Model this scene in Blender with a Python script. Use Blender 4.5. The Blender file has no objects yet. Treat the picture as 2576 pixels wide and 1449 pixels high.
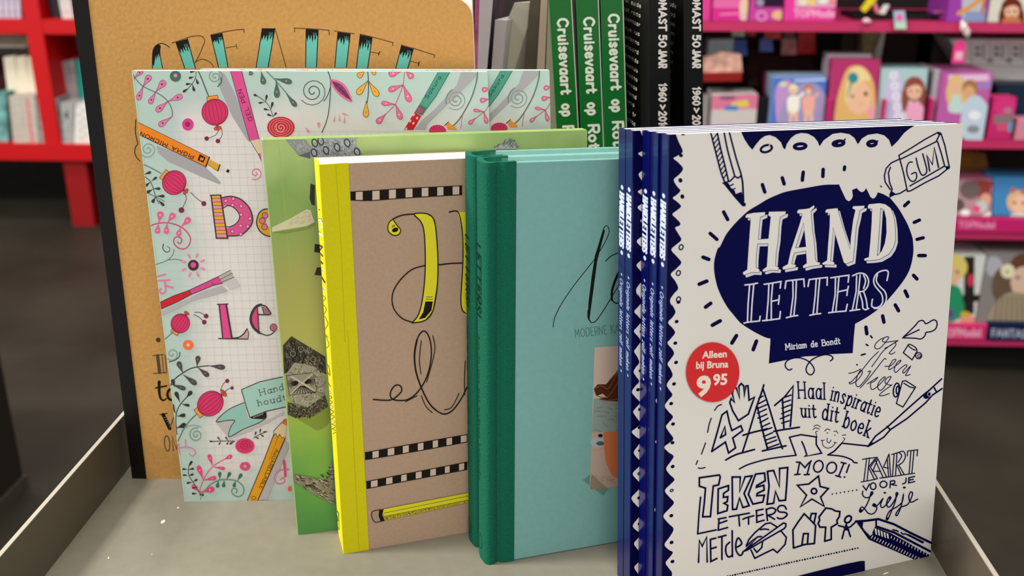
import bpy, bmesh, math, random
from mathutils import Vector, Matrix
from mathutils.geometry import tessellate_polygon
random.seed(7)
SC = bpy.context.scene
COL = SC.collection
# ------------------------------------------------------------------ camera
FPX, CX, CY = 2550.0, 1288.0, 724.5
def _d(px, py): return Vector((px-CX, py-CY, FPX)).normalized()
_Y = _d(1423, -228); _Zd = _d(1290, CY+(FPX*FPX+270)/952.5)
_Zd = (_Zd-_Zd.dot(_Y)*_Y).normalized(); _Z = -_Zd; _X = _Y.cross(_Z)
RW = Matrix((_X, _Y, _Z))
EYE = Vector((0, 0, .36))
cam_d = bpy.data.cameras.new('camera'); cam = bpy.data.objects.new('camera', cam_d); COL.objects.link(cam)
_r = RW @ Vector((1, 0, 0)); _u = RW @ Vector((0, -1, 0)); _b = RW @ Vector((0, 0, -1))
cam.matrix_world = Matrix(((_r.x, _u.x, _b.x, EYE.x), (_r.y, _u.y, _b.y, EYE.y), (_r.z, _u.z, _b.z, EYE.z), (0, 0, 0, 1)))
cam_d.sensor_width = 36; cam_d.lens = FPX/2576*36; cam_d.clip_start = .02
cam_d.dof.use_dof = True; cam_d.dof.focus_distance = .585; cam_d.dof.aperture_fstop = 9.5
SC.camera = cam
# ------------------------------------------------------------------ world, lights, exposure
w = bpy.data.worlds.new('store_ambient'); SC.world = w; w.use_nodes = True
w.node_tree.nodes['Background'].inputs[0].default_value = (.95, .94, .92, 1)
w.node_tree.nodes['Background'].inputs[1].default_value = .62
SC.view_settings.view_transform = 'Standard'; SC.view_settings.look = 'None'
SC.view_settings.gamma = 1; SC.view_settings.use_curve_mapping = False
SC.view_settings.exposure = 0.44
ZF = -.95; ZC = 1.95                                            # shop floor and ceiling, tray top is z = 0
LIGHTS = [(-1.35, .36, .36, .36, 30), (-3.7, .2, 1.0, .6, 190), (.15, -.95, 1.3, .5, 22), (.75, .95, .5, .5, 9), (-.4, 1.3, 1.2, .3, 10),  # the far left panel is an added, unseen lamp that brightens the spines
          (1.5, 1.9, 1.5, .5, 26), (-2.2, 3.0, 1.5, .5, 36), (-.9, 2.3, 1.2, .3, 5)]
for i, (lx, ly, sx, sy, pw) in enumerate(LIGHTS):
    ld = bpy.data.lights.new('ceiling_light', 'AREA'); ld.shape = 'RECTANGLE'; ld.size = sx; ld.size_y = sy
    ld.energy = pw; ld.color = (1, .97, .92)
    lo = bpy.data.objects.new('ceiling_light', ld); COL.objects.link(lo); lo.location = (lx, ly, ZC-.03)

def ray(px, py): return RW @ Vector((px-CX, py-CY, FPX))
def ground(px, py, z=0.0):
    r = ray(px, py); return EYE+r*((z-EYE.z)/r.z)
def at(px, py, y):
    r = ray(px, py); return EYE+r*((y-EYE.y)/r.y)
# ------------------------------------------------------------------ materials
def lin(h):
    if isinstance(h, str):
        h = h.lstrip('#'); h = [int(h[i:i+2], 16)/255 for i in (0, 2, 4)]
    return tuple((c/12.92 if c <= .04045 else ((c+.055)/1.055)**2.4) for c in h)
MATS = {}
def mat(hexc, rough=.55, bump=0, scale=400, var=0, metal=0, coat=0, spec=.28, name=None):
    key = (hexc, rough, bump, scale, var, metal, coat, spec)
    if key in MATS: return MATS[key]
    m = bpy.data.materials.new(name or 'surface'); m.use_nodes = True; nt = m.node_tree; p = nt.nodes['Principled BSDF']
    c = lin(hexc); p.inputs['Base Color'].default_value = (*c, 1); p.inputs['Roughness'].default_value = rough
    p.inputs['Metallic'].default_value = metal; p.inputs['Coat Weight'].default_value = coat
    p.inputs['Specular IOR Level'].default_value = spec
    p.inputs['Coat Roughness'].default_value = .08
    if var or bump:
        tc = nt.nodes.new('ShaderNodeTexCoord'); n = nt.nodes.new('ShaderNodeTexNoise')
        n.inputs['Scale'].default_value = scale; n.inputs['Detail'].default_value = 6; nt.links.new(tc.outputs['Object'], n.inputs['Vector'])
        if var:
            r = nt.nodes.new('ShaderNodeValToRGB'); r.color_ramp.elements[0].position = .3; r.color_ramp.elements[1].position = .7
            r.color_ramp.elements[0].color = (*[x*(1-var) for x in c], 1); r.color_ramp.elements[1].color = (*[min(1, x*(1+var)) for x in c], 1)
            nt.links.new(n.outputs[0], r.inputs[0]); nt.links.new(r.outputs[0], p.inputs['Base Color'])
        if bump:
            b = nt.nodes.new('ShaderNodeBump'); b.inputs['Strength'].default_value = bump; b.inputs['Distance'].default_value = .0006
            nt.links.new(n.outputs[0], b.inputs['Height']); nt.links.new(b.outputs[0], p.inputs['Normal'])
    MATS[key] = m; return m
def ramp_mat(name, axis_stops, noise=.25, nscale=18, rough=.5, mixc=None, edge=None):
    """print whose own colour drifts over the sheet: local z (height) picks the ink, noise breaks it up"""
    m = bpy.data.materials.new(name); m.use_nodes = True; nt = m.node_tree; p = nt.nodes['Principled BSDF']; p.inputs['Roughness'].default_value = rough
    tc = nt.nodes.new('ShaderNodeTexCoord'); sp = nt.nodes.new('ShaderNodeSeparateXYZ'); nt.links.new(tc.outputs['Object'], sp.inputs[0])
    no = nt.nodes.new('ShaderNodeTexNoise'); no.inputs['Scale'].default_value = nscale; no.inputs['Detail'].default_value = 5; nt.links.new(tc.outputs['Object'], no.inputs['Vector'])
    def mth(op, a, b):
        k = nt.nodes.new('ShaderNodeMath'); k.operation = op
        for i, v in enumerate((a, b)):
            if isinstance(v, (int, float)): k.inputs[i].default_value = v
            else: nt.links.new(v, k.inputs[i])
        return k.outputs[0]
    if edge:                                                    # distance to the nearest trimmed edge of the sheet
        W, H, d = edge
        v = mth('MINIMUM', mth('MINIMUM', sp.outputs[0], mth('SUBTRACT', W, sp.outputs[0])), mth('MINIMUM', sp.outputs[2], mth('SUBTRACT', H, sp.outputs[2])))
        v = mth('DIVIDE', v, d)
    else: v = mth('DIVIDE', sp.outputs[2], .25)
    v = mth('ADD', v, mth('MULTIPLY', mth('SUBTRACT', no.outputs[0], .5), noise))
    r = nt.nodes.new('ShaderNodeValToRGB'); els = r.color_ramp.elements
    while len(els) < len(axis_stops): els.new(.5)
    for e, (pos, c) in zip(els, axis_stops): e.position = pos; e.color = (*lin(c), 1)
    nt.links.new(v, r.inputs[0]); nt.links.new(r.outputs[0], p.inputs['Base Color'])
    return m
# ------------------------------------------------------------------ object helpers
def tag(o, label=None, cat=None, group=None, kind=None):
    if label: o['label'] = label
    if cat: o['category'] = cat
    if group: o['group'] = group
    if kind: o['kind'] = kind
    return o
def link(name, me, parent=None):
    o = bpy.data.objects.new(name, me); COL.objects.link(o)
    if parent: o.parent = parent
    return o
def mesh(name, verts, faces, mats, parent=None, mi=None):
    me = bpy.data.meshes.new(name); me.from_pydata([tuple(v) for v in verts], [], faces)
    for m in (mats if isinstance(mats, (list, tuple)) else [mats]): me.materials.append(m)
    if mi: me.polygons.foreach_set('material_index', mi)
    me.update(); return link(name, me, parent)
def empty(name, loc=(0, 0, 0), rot=None):
    o = bpy.data.objects.new(name, None); o.empty_display_size = .02; COL.objects.link(o)
    if rot is None: o.location = loc
    else: o.matrix_world = Matrix.Translation(Vector(loc)) @ rot.to_4x4()
    return o
def slab(outline, y0, y1):
    """outline: (x,z) polygon; extruded along y"""
    n = len(outline); v = [(x, y0, z) for x, z in outline]+[(x, y1, z) for x, z in outline]
    f = [tuple(range(n)), tuple(range(2*n-1, n-1, -1))]+[(i, i+n, (i+1) % n+n, (i+1) % n) for i in range(n)]
    return v, f
def boxvf(x0, x1, y0, y1, z0, z1): return slab([(x0, z0), (x1, z0), (x1, z1), (x0, z1)], y0, y1)
def box(name, b, m, parent=None, bev=0):
    v, f = boxvf(*b); o = mesh(name, v, f, m, parent)
    if bev: addbev(o, bev)
    return o
def addbev(o, wd, seg=2):
    md = o.modifiers.new('edge', 'BEVEL'); md.width = wd; md.segments = seg; md.limit_method = 'ANGLE'; md.angle_limit = .6
def dup(root, label=None, name=None, move=None, group=None):
    def cp(o, par):
        c = o.copy(); COL.objects.link(c); c.parent = par
        for ch in o.children: cp(ch, c)
        return c
    r = cp(root, None)
    if label: r['label'] = label
    if group: r['group'] = group
    if move is not None: r.matrix_world = root.matrix_world @ Matrix.Translation(Vector(move))
    return r
# ------------------------------------------------------------------ plane of a sheet seen in the photograph
class Plane:
    def __init__(s, o, ex, ez):
        s.o = Vector(o); s.ex = Vector(ex).normalized(); s.ez = Vector(ez).normalized(); s.n = s.ex.cross(s.ez)   # n points away from the viewer or towards, only used for the cut
    def __call__(s, px, py):
        r = ray(px, py); p = EYE+r*((s.o-EYE).dot(s.n)/r.dot(s.n))-s.o
        return p.dot(s.ex), p.dot(s.ez)
    def rot(s):
        ey = s.ez.cross(s.ex)
        return Matrix((s.ex, ey, s.ez)).transposed()
# ------------------------------------------------------------------ printed artwork: flat shapes lying on a sheet
def P(view, s):
    a = [float(t) for t in s.replace(',', ' ').split()]
    x0, y0, k = view
    return [(x0+a[i]/k, y0+a[i+1]/k) for i in range(0, len(a)-1, 2)]
def smooth(p, closed=False, n=5):
    if len(p) < 3: return p
    out = []; m = len(p); rng = range(m if closed else m-1)
    for i in rng:
        if closed: a, b, c, d = p[i-1], p[i], p[(i+1) % m], p[(i+2) % m]
        else: a, b, c, d = p[max(i-1, 0)], p[i], p[i+1], p[min(i+2, m-1)]
        for k in range(n):
            t = k/n
            out.append(tuple(.5*(2*b[j]+(c[j]-a[j])*t+(2*a[j]-5*b[j]+4*c[j]-d[j])*t*t+(3*b[j]-a[j]-3*c[j]+d[j])*t**3) for j in (0, 1)))
    if not closed: out.append(p[-1])
    return out
V1 = (0, 0, 1)
class Art:
    def __init__(s, mapf, clip=None, rough=.5, coat=0, y=-.00002, step=-5e-7, spec=.12):
        s.map = mapf; s.clip = clip; s.tris = []; s.mi = []; s.mats = []; s.rough = rough; s.coat = coat; s.y = y; s.step = step; s.v = V1; s.spec = spec
        if clip:
            a = sum(clip[i-1][0]*clip[i][1]-clip[i][0]*clip[i-1][1] for i in range(len(clip)))
            if a < 0: s.clip = clip[::-1]
    def _mi(s, c):
        m = c if not isinstance(c, str) else mat(c, s.rough, coat=s.coat, spec=s.spec)
        if m not in s.mats: s.mats.append(m)
        return s.mats.index(m)
    def pts(s, q): return P(s.v, q) if isinstance(q, str) else [(s.v[0]+a/s.v[2], s.v[1]+b/s.v[2]) for a, b in q]
    def _tri(s, t3, c):
        """t3: three px points"""
        q = [s.map(*t) for t in t3]; s._poly(q, c)
    def _poly(s, q, c):
        if s.clip:
            for i in range(len(s.clip)):
                ax, ay = s.clip[i-1]; bx, by = s.clip[i]; out = []
                sd = [(bx-ax)*(p[1]-ay)-(by-ay)*(p[0]-ax) for p in q]
                if min(sd) >= 0: continue
                for j in range(len(q)):
                    a, b, da, db = q[j-1], q[j], sd[j-1], sd[j]
                    if (da >= 0) != (db >= 0):
                        t = da/(da-db); out.append((a[0]+(b[0]-a[0])*t, a[1]+(b[1]-a[1])*t))
                    if db >= 0: out.append(b)
                q = out
                if len(q) < 3: return
        a = sum(q[i-1][0]*q[i][1]-q[i][0]*q[i-1][1] for i in range(len(q)))
        if abs(a) < 1e-12: return
        if a < 0: q = q[::-1]
        s.tris.append([(p[0], s.y, p[1]) for p in q]); s.mi.append(c)
    def fill(s, c, q, sm=0, holes=()):
        loops = [s.pts(q)]+[s.pts(h) for h in holes]
        if sm: loops = [smooth(l, True) for l in loops]
        c = s._mi(c); s.y += s.step
        flat = [p for l in loops for p in l]
        for t in tessellate_polygon([[Vector((p[0], p[1], 0)) for p in l] for l in loops]): s._tri([flat[i] for i in t], c)
    def line(s, c, wd, q, sm=1, closed=0, w1=None):
        p = s.pts(q) if not isinstance(q, list) or s.v is not V1 else q
        s.raw_line(c, wd, p, sm, closed, w1)
    def raw_line(s, c, wd, p, sm=1, closed=0, w1=None):
        if len(p) == 1: p = [p[0], (p[0][0]+.1, p[0][1])]
        if sm and len(p) > 2: p = smooth(p, closed, 4)
        q = [p[0]]
        for a in p[1:]:
            if math.hypot(a[0]-q[-1][0], a[1]-q[-1][1]) > .05: q.append(a)
        if len(q) < 2: q.append((q[0][0]+.1, q[0][1]))
        p = q; n = len(p); c = s._mi(c); w1 = wd if w1 is None else w1
        if closed and math.hypot(p[0][0]-p[-1][0], p[0][1]-p[-1][1]) < .05: p.pop(); n -= 1
        L = []; R = []
        for i in range(n):
            a = p[i-1] if (i or closed) else p[i]; b = p[(i+1) % n] if (i < n-1 or closed) else p[i]
            d1 = (p[i][0]-a[0], p[i][1]-a[1]); d2 = (b[0]-p[i][0], b[1]-p[i][1])
            l1 = math.hypot(*d1) or 1; l2 = math.hypot(*d2) or 1
            t = (d1[0]/l1+d2[0]/l2, d1[1]/l1+d2[1]/l2); lt = math.hypot(*t) or 1; t = (t[0]/lt, t[1]/lt)
            k = 1.0
            if math.hypot(*d1) and math.hypot(*d2): k = 1/max(.5, math.sqrt(max(0, (1+(d1[0]*d2[0]+d1[1]*d2[1])/(l1*l2))/2)))
            hw = (wd+(w1-wd)*i/max(1, n-1))/2*k
            L.append((p[i][0]-t[1]*hw, p[i][1]+t[0]*hw)); R.append((p[i][0]+t[1]*hw, p[i][1]-t[0]*hw))
        s.y += s.step
        for i in range(n if closed else n-1):
            j = (i+1) % n; s._tri((L[i], R[i], R[j]), c); s._tri((L[i], R[j], L[j]), c); s.y += s.step*.03
        if not closed:
            for (x, y), (bx, by), hw in ((p[0], p[1], wd/2), (p[-1], p[-2], w1/2)):
                a0 = math.atan2(y-by, x-bx); f = [(x+hw*math.cos(a0+math.pi*(k/5-.5)), y+hw*math.sin(a0+math.pi*(k/5-.5))) for k in range(6)]
                s.y += s.step*.1
                for k in range(1, 5): s._tri((f[0], f[k], f[k+1]), c)
    def dot(s, c, x, y, rx, ry=None, rot=0, n=18):
        ry = rx if ry is None else ry; a = math.radians(rot); k = s.v[2]
        cx, cy = s.v[0]+x/k, s.v[1]+y/k
        q = [(cx+(rx*math.cos(t)*math.cos(a)-ry*math.sin(t)*math.sin(a))/k, cy+(rx*math.cos(t)*math.sin(a)+ry*math.sin(t)*math.cos(a))/k) for t in [2*math.pi*i/n for i in range(n)]]
        c = s._mi(c); s.y += s.step
        for i in range(1, n-1): s._tri((q[0], q[i], q[i+1]), c)
    def ring(s, c, wd, x, y, rx, ry=None, rot=0, n=20, a0=0, a1=360):
        ry = rx if ry is None else ry; a = math.radians(rot); k = s.v[2]; cx, cy = s.v[0]+x/k, s.v[1]+y/k; full = a1-a0 >= 360
        q = []
        for i in range(n if full else n+1):
            t = math.radians(a0+(a1-a0)*i/n)
            q.append((cx+(rx*math.cos(t)*math.cos(a)-ry*math.sin(t)*math.sin(a))/k, cy+(rx*math.cos(t)*math.sin(a)+ry*math.sin(t)*math.cos(a))/k))
        s.raw_line(c, wd, q, 0, full)
    def spiral(s, c, wd, x, y, r, turns, a0=0, r0=.1, w1=None):
        n = int(14*abs(turns)); k = s.v[2]; sg = 1 if turns > 0 else -1
        q = [(s.v[0]+(x+r*(r0+(1-r0)*i/n)*math.cos(math.radians(a0)+sg*2*math.pi*abs(turns)*i/n))/k, s.v[1]+(y+r*(r0+(1-r0)*i/n)*math.sin(math.radians(a0)+sg*2*math.pi*abs(turns)*i/n))/k) for i in range(n+1)]
        s.raw_line(c, wd, q, 0, 0, w1)
    def glyphs(s, c, wd, text, path, size, serif=0, shear=0, sx=1, gap=.16, k=0):
        """single stroke lettering set along a path (px); size = cap height in px"""
        p = s.pts(path) if isinstance(path, str) else path
        seg = [math.hypot(p[i+1][0]-p[i][0], p[i+1][1]-p[i][1]) for i in range(len(p)-1)]
        tot = sum(seg); adv = sum((FONT.get(ch, FONT['x'])[0]+gap) for ch in text)
        if sx == 'fit': sx = tot/(adv*size)
        d = 0
        for ch in text:
            g = FONT.get(ch, FONT['x']); mid = d+g[0]*size*sx/2; e = mid; i = 0
            while i < len(seg)-1 and e > seg[i]: e -= seg[i]; i += 1
            t = ((p[i+1][0]-p[i][0])/seg[i], (p[i+1][1]-p[i][1])/seg[i]); nrm = (t[1], -t[0])
            o = (p[i][0]+t[0]*e, p[i][1]+t[1]*e)
            def M(x, y):
                X = (x-g[0]/2)*size*sx+shear*y*size; Y = y*size
                return (o[0]+t[0]*X+nrm[0]*Y, o[1]+t[1]*X+nrm[1]*Y)
            for st in g[1:]:
                a = [float(z) for z in st[1:].split()]; q = [(a[j], a[j+1]) for j in range(0, len(a), 2)]
                s.raw_line(c, wd, [M(*z) for z in q], st[0] == 'C')
                if serif and st[0] == 'L':
                    for z, y2 in ((q[0], q[1]), (q[-1], q[-2])):
                        if z[1] in (0., 1., .62, -.28) and abs(z[1]-y2[1]) > .2:
                            s.raw_line(c, wd*.8, [M(z[0]-serif, z[1]), M(z[0]+serif, z[1])], 0)
            d += (g[0]+gap)*size*sx
    def type(s, c, text, x, y, size, ang=0, sx=1, shear=0, bold=0):
        """solid lettering from the built-in typeface; size = cap height in px"""
        key = (text, bold)
        if key not in TYPED:
            cu = bpy.data.curves.new('t', 'FONT'); cu.body = text; cu.offset = bold; cu.resolution_u = 3; o = bpy.data.objects.new('t', cu); COL.objects.link(o)
            bpy.context.view_layer.update(); dg = bpy.context.evaluated_depsgraph_get(); me = bpy.data.meshes.new_from_object(o.evaluated_get(dg)); me.calc_loop_triangles()
            TYPED[key] = ([tuple(v.co) for v in me.vertices], [tuple(t.vertices) for t in me.loop_triangles]); bpy.data.objects.remove(o); bpy.data.meshes.remove(me); bpy.data.curves.remove(cu)
        vs, ts = TYPED[key]; k = size/.69; a = math.radians(ang); X0, Y0 = P(s.v, '%f %f' % (x, y))[0]
        q = [(X0+(v[0]*k*sx+v[1]*k*shear)*math.cos(a)+v[1]*k*math.sin(a), Y0+(v[0]*k*sx+v[1]*k*shear)*math.sin(a)-v[1]*k*math.cos(a)) for v in vs]
        c = s._mi(c); s.y += s.step
        for t in ts: s._tri([q[i] for i in t], c)
    def build(s, name, parent):
        vs = []; fs = []
        for t in s.tris:
            n = len(vs); vs += t; fs.append(tuple(range(n, n+len(t))))
        return mesh(name, vs, fs, s.mats, parent, s.mi)
TYPED = {}
FONT = {' ': (.35,), 'x': (.4, 'L0 .62 .4 0', 'L.4 .62 0 0'),
'A': (.7, 'L0 0 .35 1', 'L.35 1 .7 0', 'L.13 .35 .57 .35'), 'B': (.55, 'L.08 0 .08 1', 'C.08 1 .45 .95 .45 .55 .08 .52', 'C.08 .52 .55 .5 .55 .03 .08 0'),
'C': (.62, 'C.6 .82 .35 1 .08 .75 .08 .25 .35 0 .6 .18'), 'D': (.65, 'L.08 0 .08 1', 'C.08 1 .5 .95 .63 .5 .5 .05 .08 0'),
'E': (.5, 'L.08 0 .08 1', 'L.08 1 .5 1', 'L.08 .52 .4 .52', 'L.08 0 .5 0'), 'F': (.5, 'L.08 0 .08 1', 'L.08 1 .5 1', 'L.08 .52 .4 .52'),
'G': (.65, 'C.6 .82 .35 1 .08 .75 .08 .25 .35 0 .6 .2 .6 .42', 'L.38 .45 .62 .45'), 'H': (.65, 'L.08 0 .08 1', 'L.57 0 .57 1', 'L.08 .5 .57 .5'),
'I': (.16, 'L.08 0 .08 1'), 'J': (.35, 'C.3 1 .3 .2 .15 0 .0 .15'), 'K': (.6, 'L.08 0 .08 1', 'L.58 1 .1 .45', 'L.2 .55 .6 0'), 'L': (.48, 'L.08 1 .08 0', 'L.08 0 .48 0'),
'M': (.8, 'L.06 0 .1 1', 'L.1 1 .4 .3', 'L.4 .3 .7 1', 'L.7 1 .74 0'), 'N': (.65, 'L.08 0 .08 1', 'L.08 1 .57 0', 'L.57 0 .57 1'), 'O': (.7, 'C.35 1 .06 .75 .06 .25 .35 0 .64 .25 .64 .75 .35 1'),
'P': (.52, 'L.08 0 .08 1', 'C.08 1 .5 .98 .5 .5 .08 .46'), 'R': (.56, 'L.08 0 .08 1', 'C.08 1 .5 .98 .5 .52 .08 .48', 'L.28 .48 .56 0'), 'S': (.5, 'C.46 .82 .25 1 .05 .8 .22 .55 .46 .3 .3 0 .03 .15'),
'T': (.6, 'L.3 0 .3 1', 'L0 1 .6 1'), 'U': (.62, 'L.08 1 .08 .3', 'C.08 .3 .2 0 .45 0 .55 .3', 'L.55 .3 .55 1'), 'V': (.6, 'L0 1 .3 0', 'L.3 0 .6 1'), 'Y': (.6, 'L0 1 .3 .5 .3 0', 'L.3 .5 .6 1'),
'a': (.42, 'C.38 .5 .2 .64 .04 .4 .08 .05 .28 .04 .38 .3', 'L.39 .62 .39 0'), 'b': (.45, 'L.07 1 .07 0', 'C.07 .4 .25 .66 .42 .45 .4 .1 .2 -.02 .07 .18'), 'c': (.4, 'C.38 .5 .2 .65 .04 .4 .08 .05 .25 0 .38 .12'),
'd': (.45, 'C.38 .45 .2 .66 .04 .4 .08 .05 .28 .02 .38 .25', 'L.39 1 .39 0'), 'e': (.42, 'C.06 .34 .36 .36 .36 .55 .2 .65 .05 .45 .08 .1 .25 0 .4 .12'), 'f': (.3, 'C.32 .95 .15 .95 .12 .7 .12 0', 'L0 .6 .28 .6'),
'g': (.45, 'C.38 .5 .2 .65 .04 .4 .1 .08 .38 .2', 'C.4 .62 .4 -.1 .25 -.3 .05 -.22'), 'h': (.44, 'L.07 1 .07 0', 'C.07 .38 .2 .64 .37 .55 .38 0'), 'i': (.14, 'L.07 .62 .07 0', 'L.07 .84 .075 .85'), 'j': (.2, 'C.14 .62 .14 -.1 .05 -.28', 'L.14 .84 .145 .85'),
'k': (.42, 'L.07 1 .07 0', 'L.38 .6 .1 .25', 'L.16 .32 .42 0'), 'l': (.14, 'L.07 1 .07 0'), 'm': (.68, 'L.07 .62 .07 0', 'C.07 .38 .18 .64 .32 .55 .33 0', 'C.33 .38 .45 .64 .6 .55 .61 0'), 'n': (.44, 'L.07 .62 .07 0', 'C.07 .38 .2 .64 .37 .55 .38 0'),
'o': (.45, 'C.22 .64 .04 .45 .06 .15 .22 0 .4 .15 .4 .45 .22 .64'), 'p': (.45, 'L.07 .62 .07 -.28', 'C.07 .4 .25 .66 .42 .45 .4 .1 .2 -.02 .07 .18'), 'r': (.32, 'L.07 .62 .07 0', 'C.07 .35 .18 .6 .32 .58'), 's': (.36, 'C.33 .52 .18 .65 .05 .5 .18 .34 .33 .15 .18 -.01 .03 .1'),
't': (.3, 'C.12 .9 .12 .15 .2 0 .3 .08', 'L0 .62 .28 .62'), 'u': (.44, 'L.07 .62 .07 .2', 'C.07 .2 .15 0 .3 .03 .37 .3', 'L.38 .62 .38 0'), 'v': (.42, 'L.02 .62 .21 0', 'L.21 0 .4 .62'), 'z': (.38, 'L.03 .62 .36 .62 .03 0 .37 0'),
'!': (.14, 'L.07 1 .07 .3', 'L.07 .02 .075 .03'), '*': (.3, 'L.15 .35 .15 .75', 'L0 .45 .3 .65', 'L0 .65 .3 .45'), '>': (.4, 'L.02 .8 .38 .5 .02 .2'),
'0': (.5, 'C.25 1 .05 .7 .05 .3 .25 0 .45 .3 .45 .7 .25 1'), '1': (.3, 'L.05 .8 .2 1 .2 0'), '2': (.5, 'C.05 .75 .25 1 .45 .8 .3 .4 .05 0', 'L.05 0 .48 0'), '5': (.5, 'L.42 1 .1 1 .08 .55', 'C.08 .55 .35 .65 .46 .3 .3 0 .05 .1'),
'6': (.5, 'C.4 .95 .12 .7 .06 .3 .25 0 .45 .25 .35 .52 .08 .4'), '9': (.5, 'C.1 .05 .4 .3 .44 .7 .25 1 .05 .75 .15 .48 .42 .6')}
# ------------------------------------------------------------------ a book standing on the tray, found from its bottom edge and lean
PAGE = None
class Book:
    def __init__(s, name, label, group, bl, br, lean, t, tl, tr, w=None, shift=0, yaw=None):
        b0 = ground(*bl); b1 = ground(*br); u = (b1-b0).normalized()
        if yaw is not None: u = Vector((math.cos(math.radians(yaw)), math.sin(math.radians(yaw)), 0))
        back = Vector((-u.y, u.x, 0)); a = math.radians(lean); up = Vector((0, 0, 1))*math.cos(a)+back*math.sin(a)
        b0 = b0+back*shift
        s.pl = Plane(b0, u, up); s.root = empty(name, b0, s.pl.rot()); tag(s.root, label, 'book', group); s.t = t
        TL = s.pl(*tl); TR = s.pl(*tr); s.BL = (0, 0)
        if w: d = Vector((TR[0]-TL[0], TR[1]-TL[1])).normalized(); TR = (TL[0]+d.x*w, TL[1]+d.y*w); BR = (w, 0)
        else: BR = s.pl(*br)
        s.TL, s.TR, s.BR = TL, TR, BR; s.quad = [(0, 0), BR, TR, TL]
        s.h = TL[1]; s.w = BR[0]
    def spine_plane(s, dx=0):
        """px -> (depth into the book, height) on the left face"""
        ey = s.pl.ez.cross(s.pl.ex); return Plane(s.pl.o, ey, s.pl.ez)
def lerp2(a, b, t): return (a[0]+(b[0]-a[0])*t, a[1]+(b[1]-a[1])*t)
def inset_quad(q, l, r, b, t):
    (x0, z0), (x1, z1), (x2, z2), (x3, z3) = q
    return [(x0+l, z0+b), (x1-r, z1+b), (x2-r, z2-t), (x3+l, z3-t)]
def paperback(B, mcover, mspine, mpage, ct=.0004, outline=None):
    q = outline or B.quad
    fc = mesh('front_cover', *slab(q, 0, ct), mcover, B.root)
    mesh('back_cover', *slab(q, B.t-ct, B.t), mcover, B.root)
    x3 = B.TL[0]
    mesh('spine', *slab([(-.0002, 0), (ct, 0), (x3+ct, B.TL[1]), (x3-.0002, B.TL[1])], -.0001, B.t+.0001), mspine, B.root)
    mesh('page_block', *slab(inset_quad(B.quad, ct, .0004, .0003, .0003), ct, B.t-ct), mpage, B.root)
    return fc
# ================================================================== SETTING
floor_m = mat('#302d25', .5, bump=.15, scale=2.2, var=.42, name='shop_floor')
tag(box('floor', (-6, 6, -1.5, 7.5, ZF-.1, ZF), floor_m), kind='structure')
tag(box('ceiling', (-6, 6, -1.5, 7.5, ZC, ZC+.1), mat('#d8d6cf', .8)), kind='structure')
tag(box('wall_back', (-6, 6, 7.4, 7.5, ZF, ZC), mat('#6f6a66', .7)), kind='structure')
tag(box('wall_left', (-6.1, -6, -1.5, 7.5, ZF, ZC), mat('#7a7672', .7)), kind='structure')
tag(box('wall_right', (6, 6.1, -1.5, 7.5, ZF, ZC), mat('#7a7672', .7)), kind='structure')
# ------------------------------------------------------------------ display table with its sheet metal tray
tray_m = mat('#868172', .45, bump=.05, scale=120, var=.05)
lip_shade_m = mat('#574e42', .4)  # lip colour darkened to carry the shade on its side faces
edge_m = mat('#a39c8e', .45)
tb = empty('display_table', (0, .6, ZF)); tag(tb, 'grey display table whose tray with raised side lips carries the front row of craft books', 'table')
tb_off = Vector((0, -.6, -ZF))
def tpart(name, b, m, bev=0):
    o = box(name, b, m, tb, bev); o.location = tb_off; return o
XL, XR, YF, YB, LZ = -.2935, .226, .33, .97, .039
tpart('tray_floor', (XL, XR, YF, YB, -.012, 0), tray_m)
def lip(name, x0, x1, out):
    v, f = boxvf(x0, x1, YF, YB, -.012, LZ-.0006); o = mesh(name, v, f, lip_shade_m, tb); o.location = tb_off
    e = box('lip_edge', (x0-.0002, x1+.0002, YF-.0002, YB+.0002, LZ-.0006, LZ), edge_m, o)
lip('side_lip', XL-.0022, XL, -1); lip('side_lip', XR, XR+.0022, 1)
tpart('back_lip', (XL, XR, YB, YB+.002, -.012, LZ), lip_shade_m)
tpart('raised_step', (XL+.004, XR-.004, .645, YB-.004, .0005, .085), mat('#8f897c', .5), .001)
tpart('table_body', (XL+.04, XR-.04, YF+.06, YB-.05, 0.002+ZF, -.012), mat('#4a443c', .6))
# flecks of paper left on the tray
sc = [(410, 1313, 7, 4, -35), (448, 1278, 3, 2, 0), (273, 1404, 2, 3, 0), (382, 1395, 1.5, 1.5, 0), (2228, 1443, 8, 2, -20)]
vs = []; fs = []
for x, y, a, b, r in sc:
    n = len(vs); r = math.radians(r)
    for k in range(8):
        t = k*math.pi/4; g = ground(x+a*math.cos(t)*math.cos(r)-b*math.sin(t)*math.sin(r), y+a*math.cos(t)*math.sin(r)+b*math.sin(t)*math.cos(r))
        vs.append((g.x, g.y, .0002))
    fs.append(tuple(range(n+7, n-1, -1)))
o = mesh('paper_fleck', vs, fs, mat('#ddd8ca', .7), tb); o.location = tb_off; tag(o, kind='stuff')

page_m = mat('#f4f1e8', .6); 
# ================================================================== KRAFT BOOK
G0 = 'craft books standing in the tray'
K = Book('kraft_book', 'large brown kraft book with black spine tape and turquoise brush capitals, tallest at the left', None,
         (335, 1203), (1230, 1215), 5.75, .012, (183, -5), (1188, -5))
TL, TR, BR = K.TL, K.TR, K.BR; rc = .012
ko = [(0, 0), BR]+[(TR[0]-rc+rc*math.cos(a), TR[1]-rc+rc*math.sin(a)) for a in [math.pi/2*k/6 for k in range(7)]]+[TL]
kraft_m = mat('#b98a4b', .8, bump=.3, scale=420, var=.09)
paperback(K, kraft_m, mat('#17130f', .4), page_m, .0012, ko)
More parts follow.
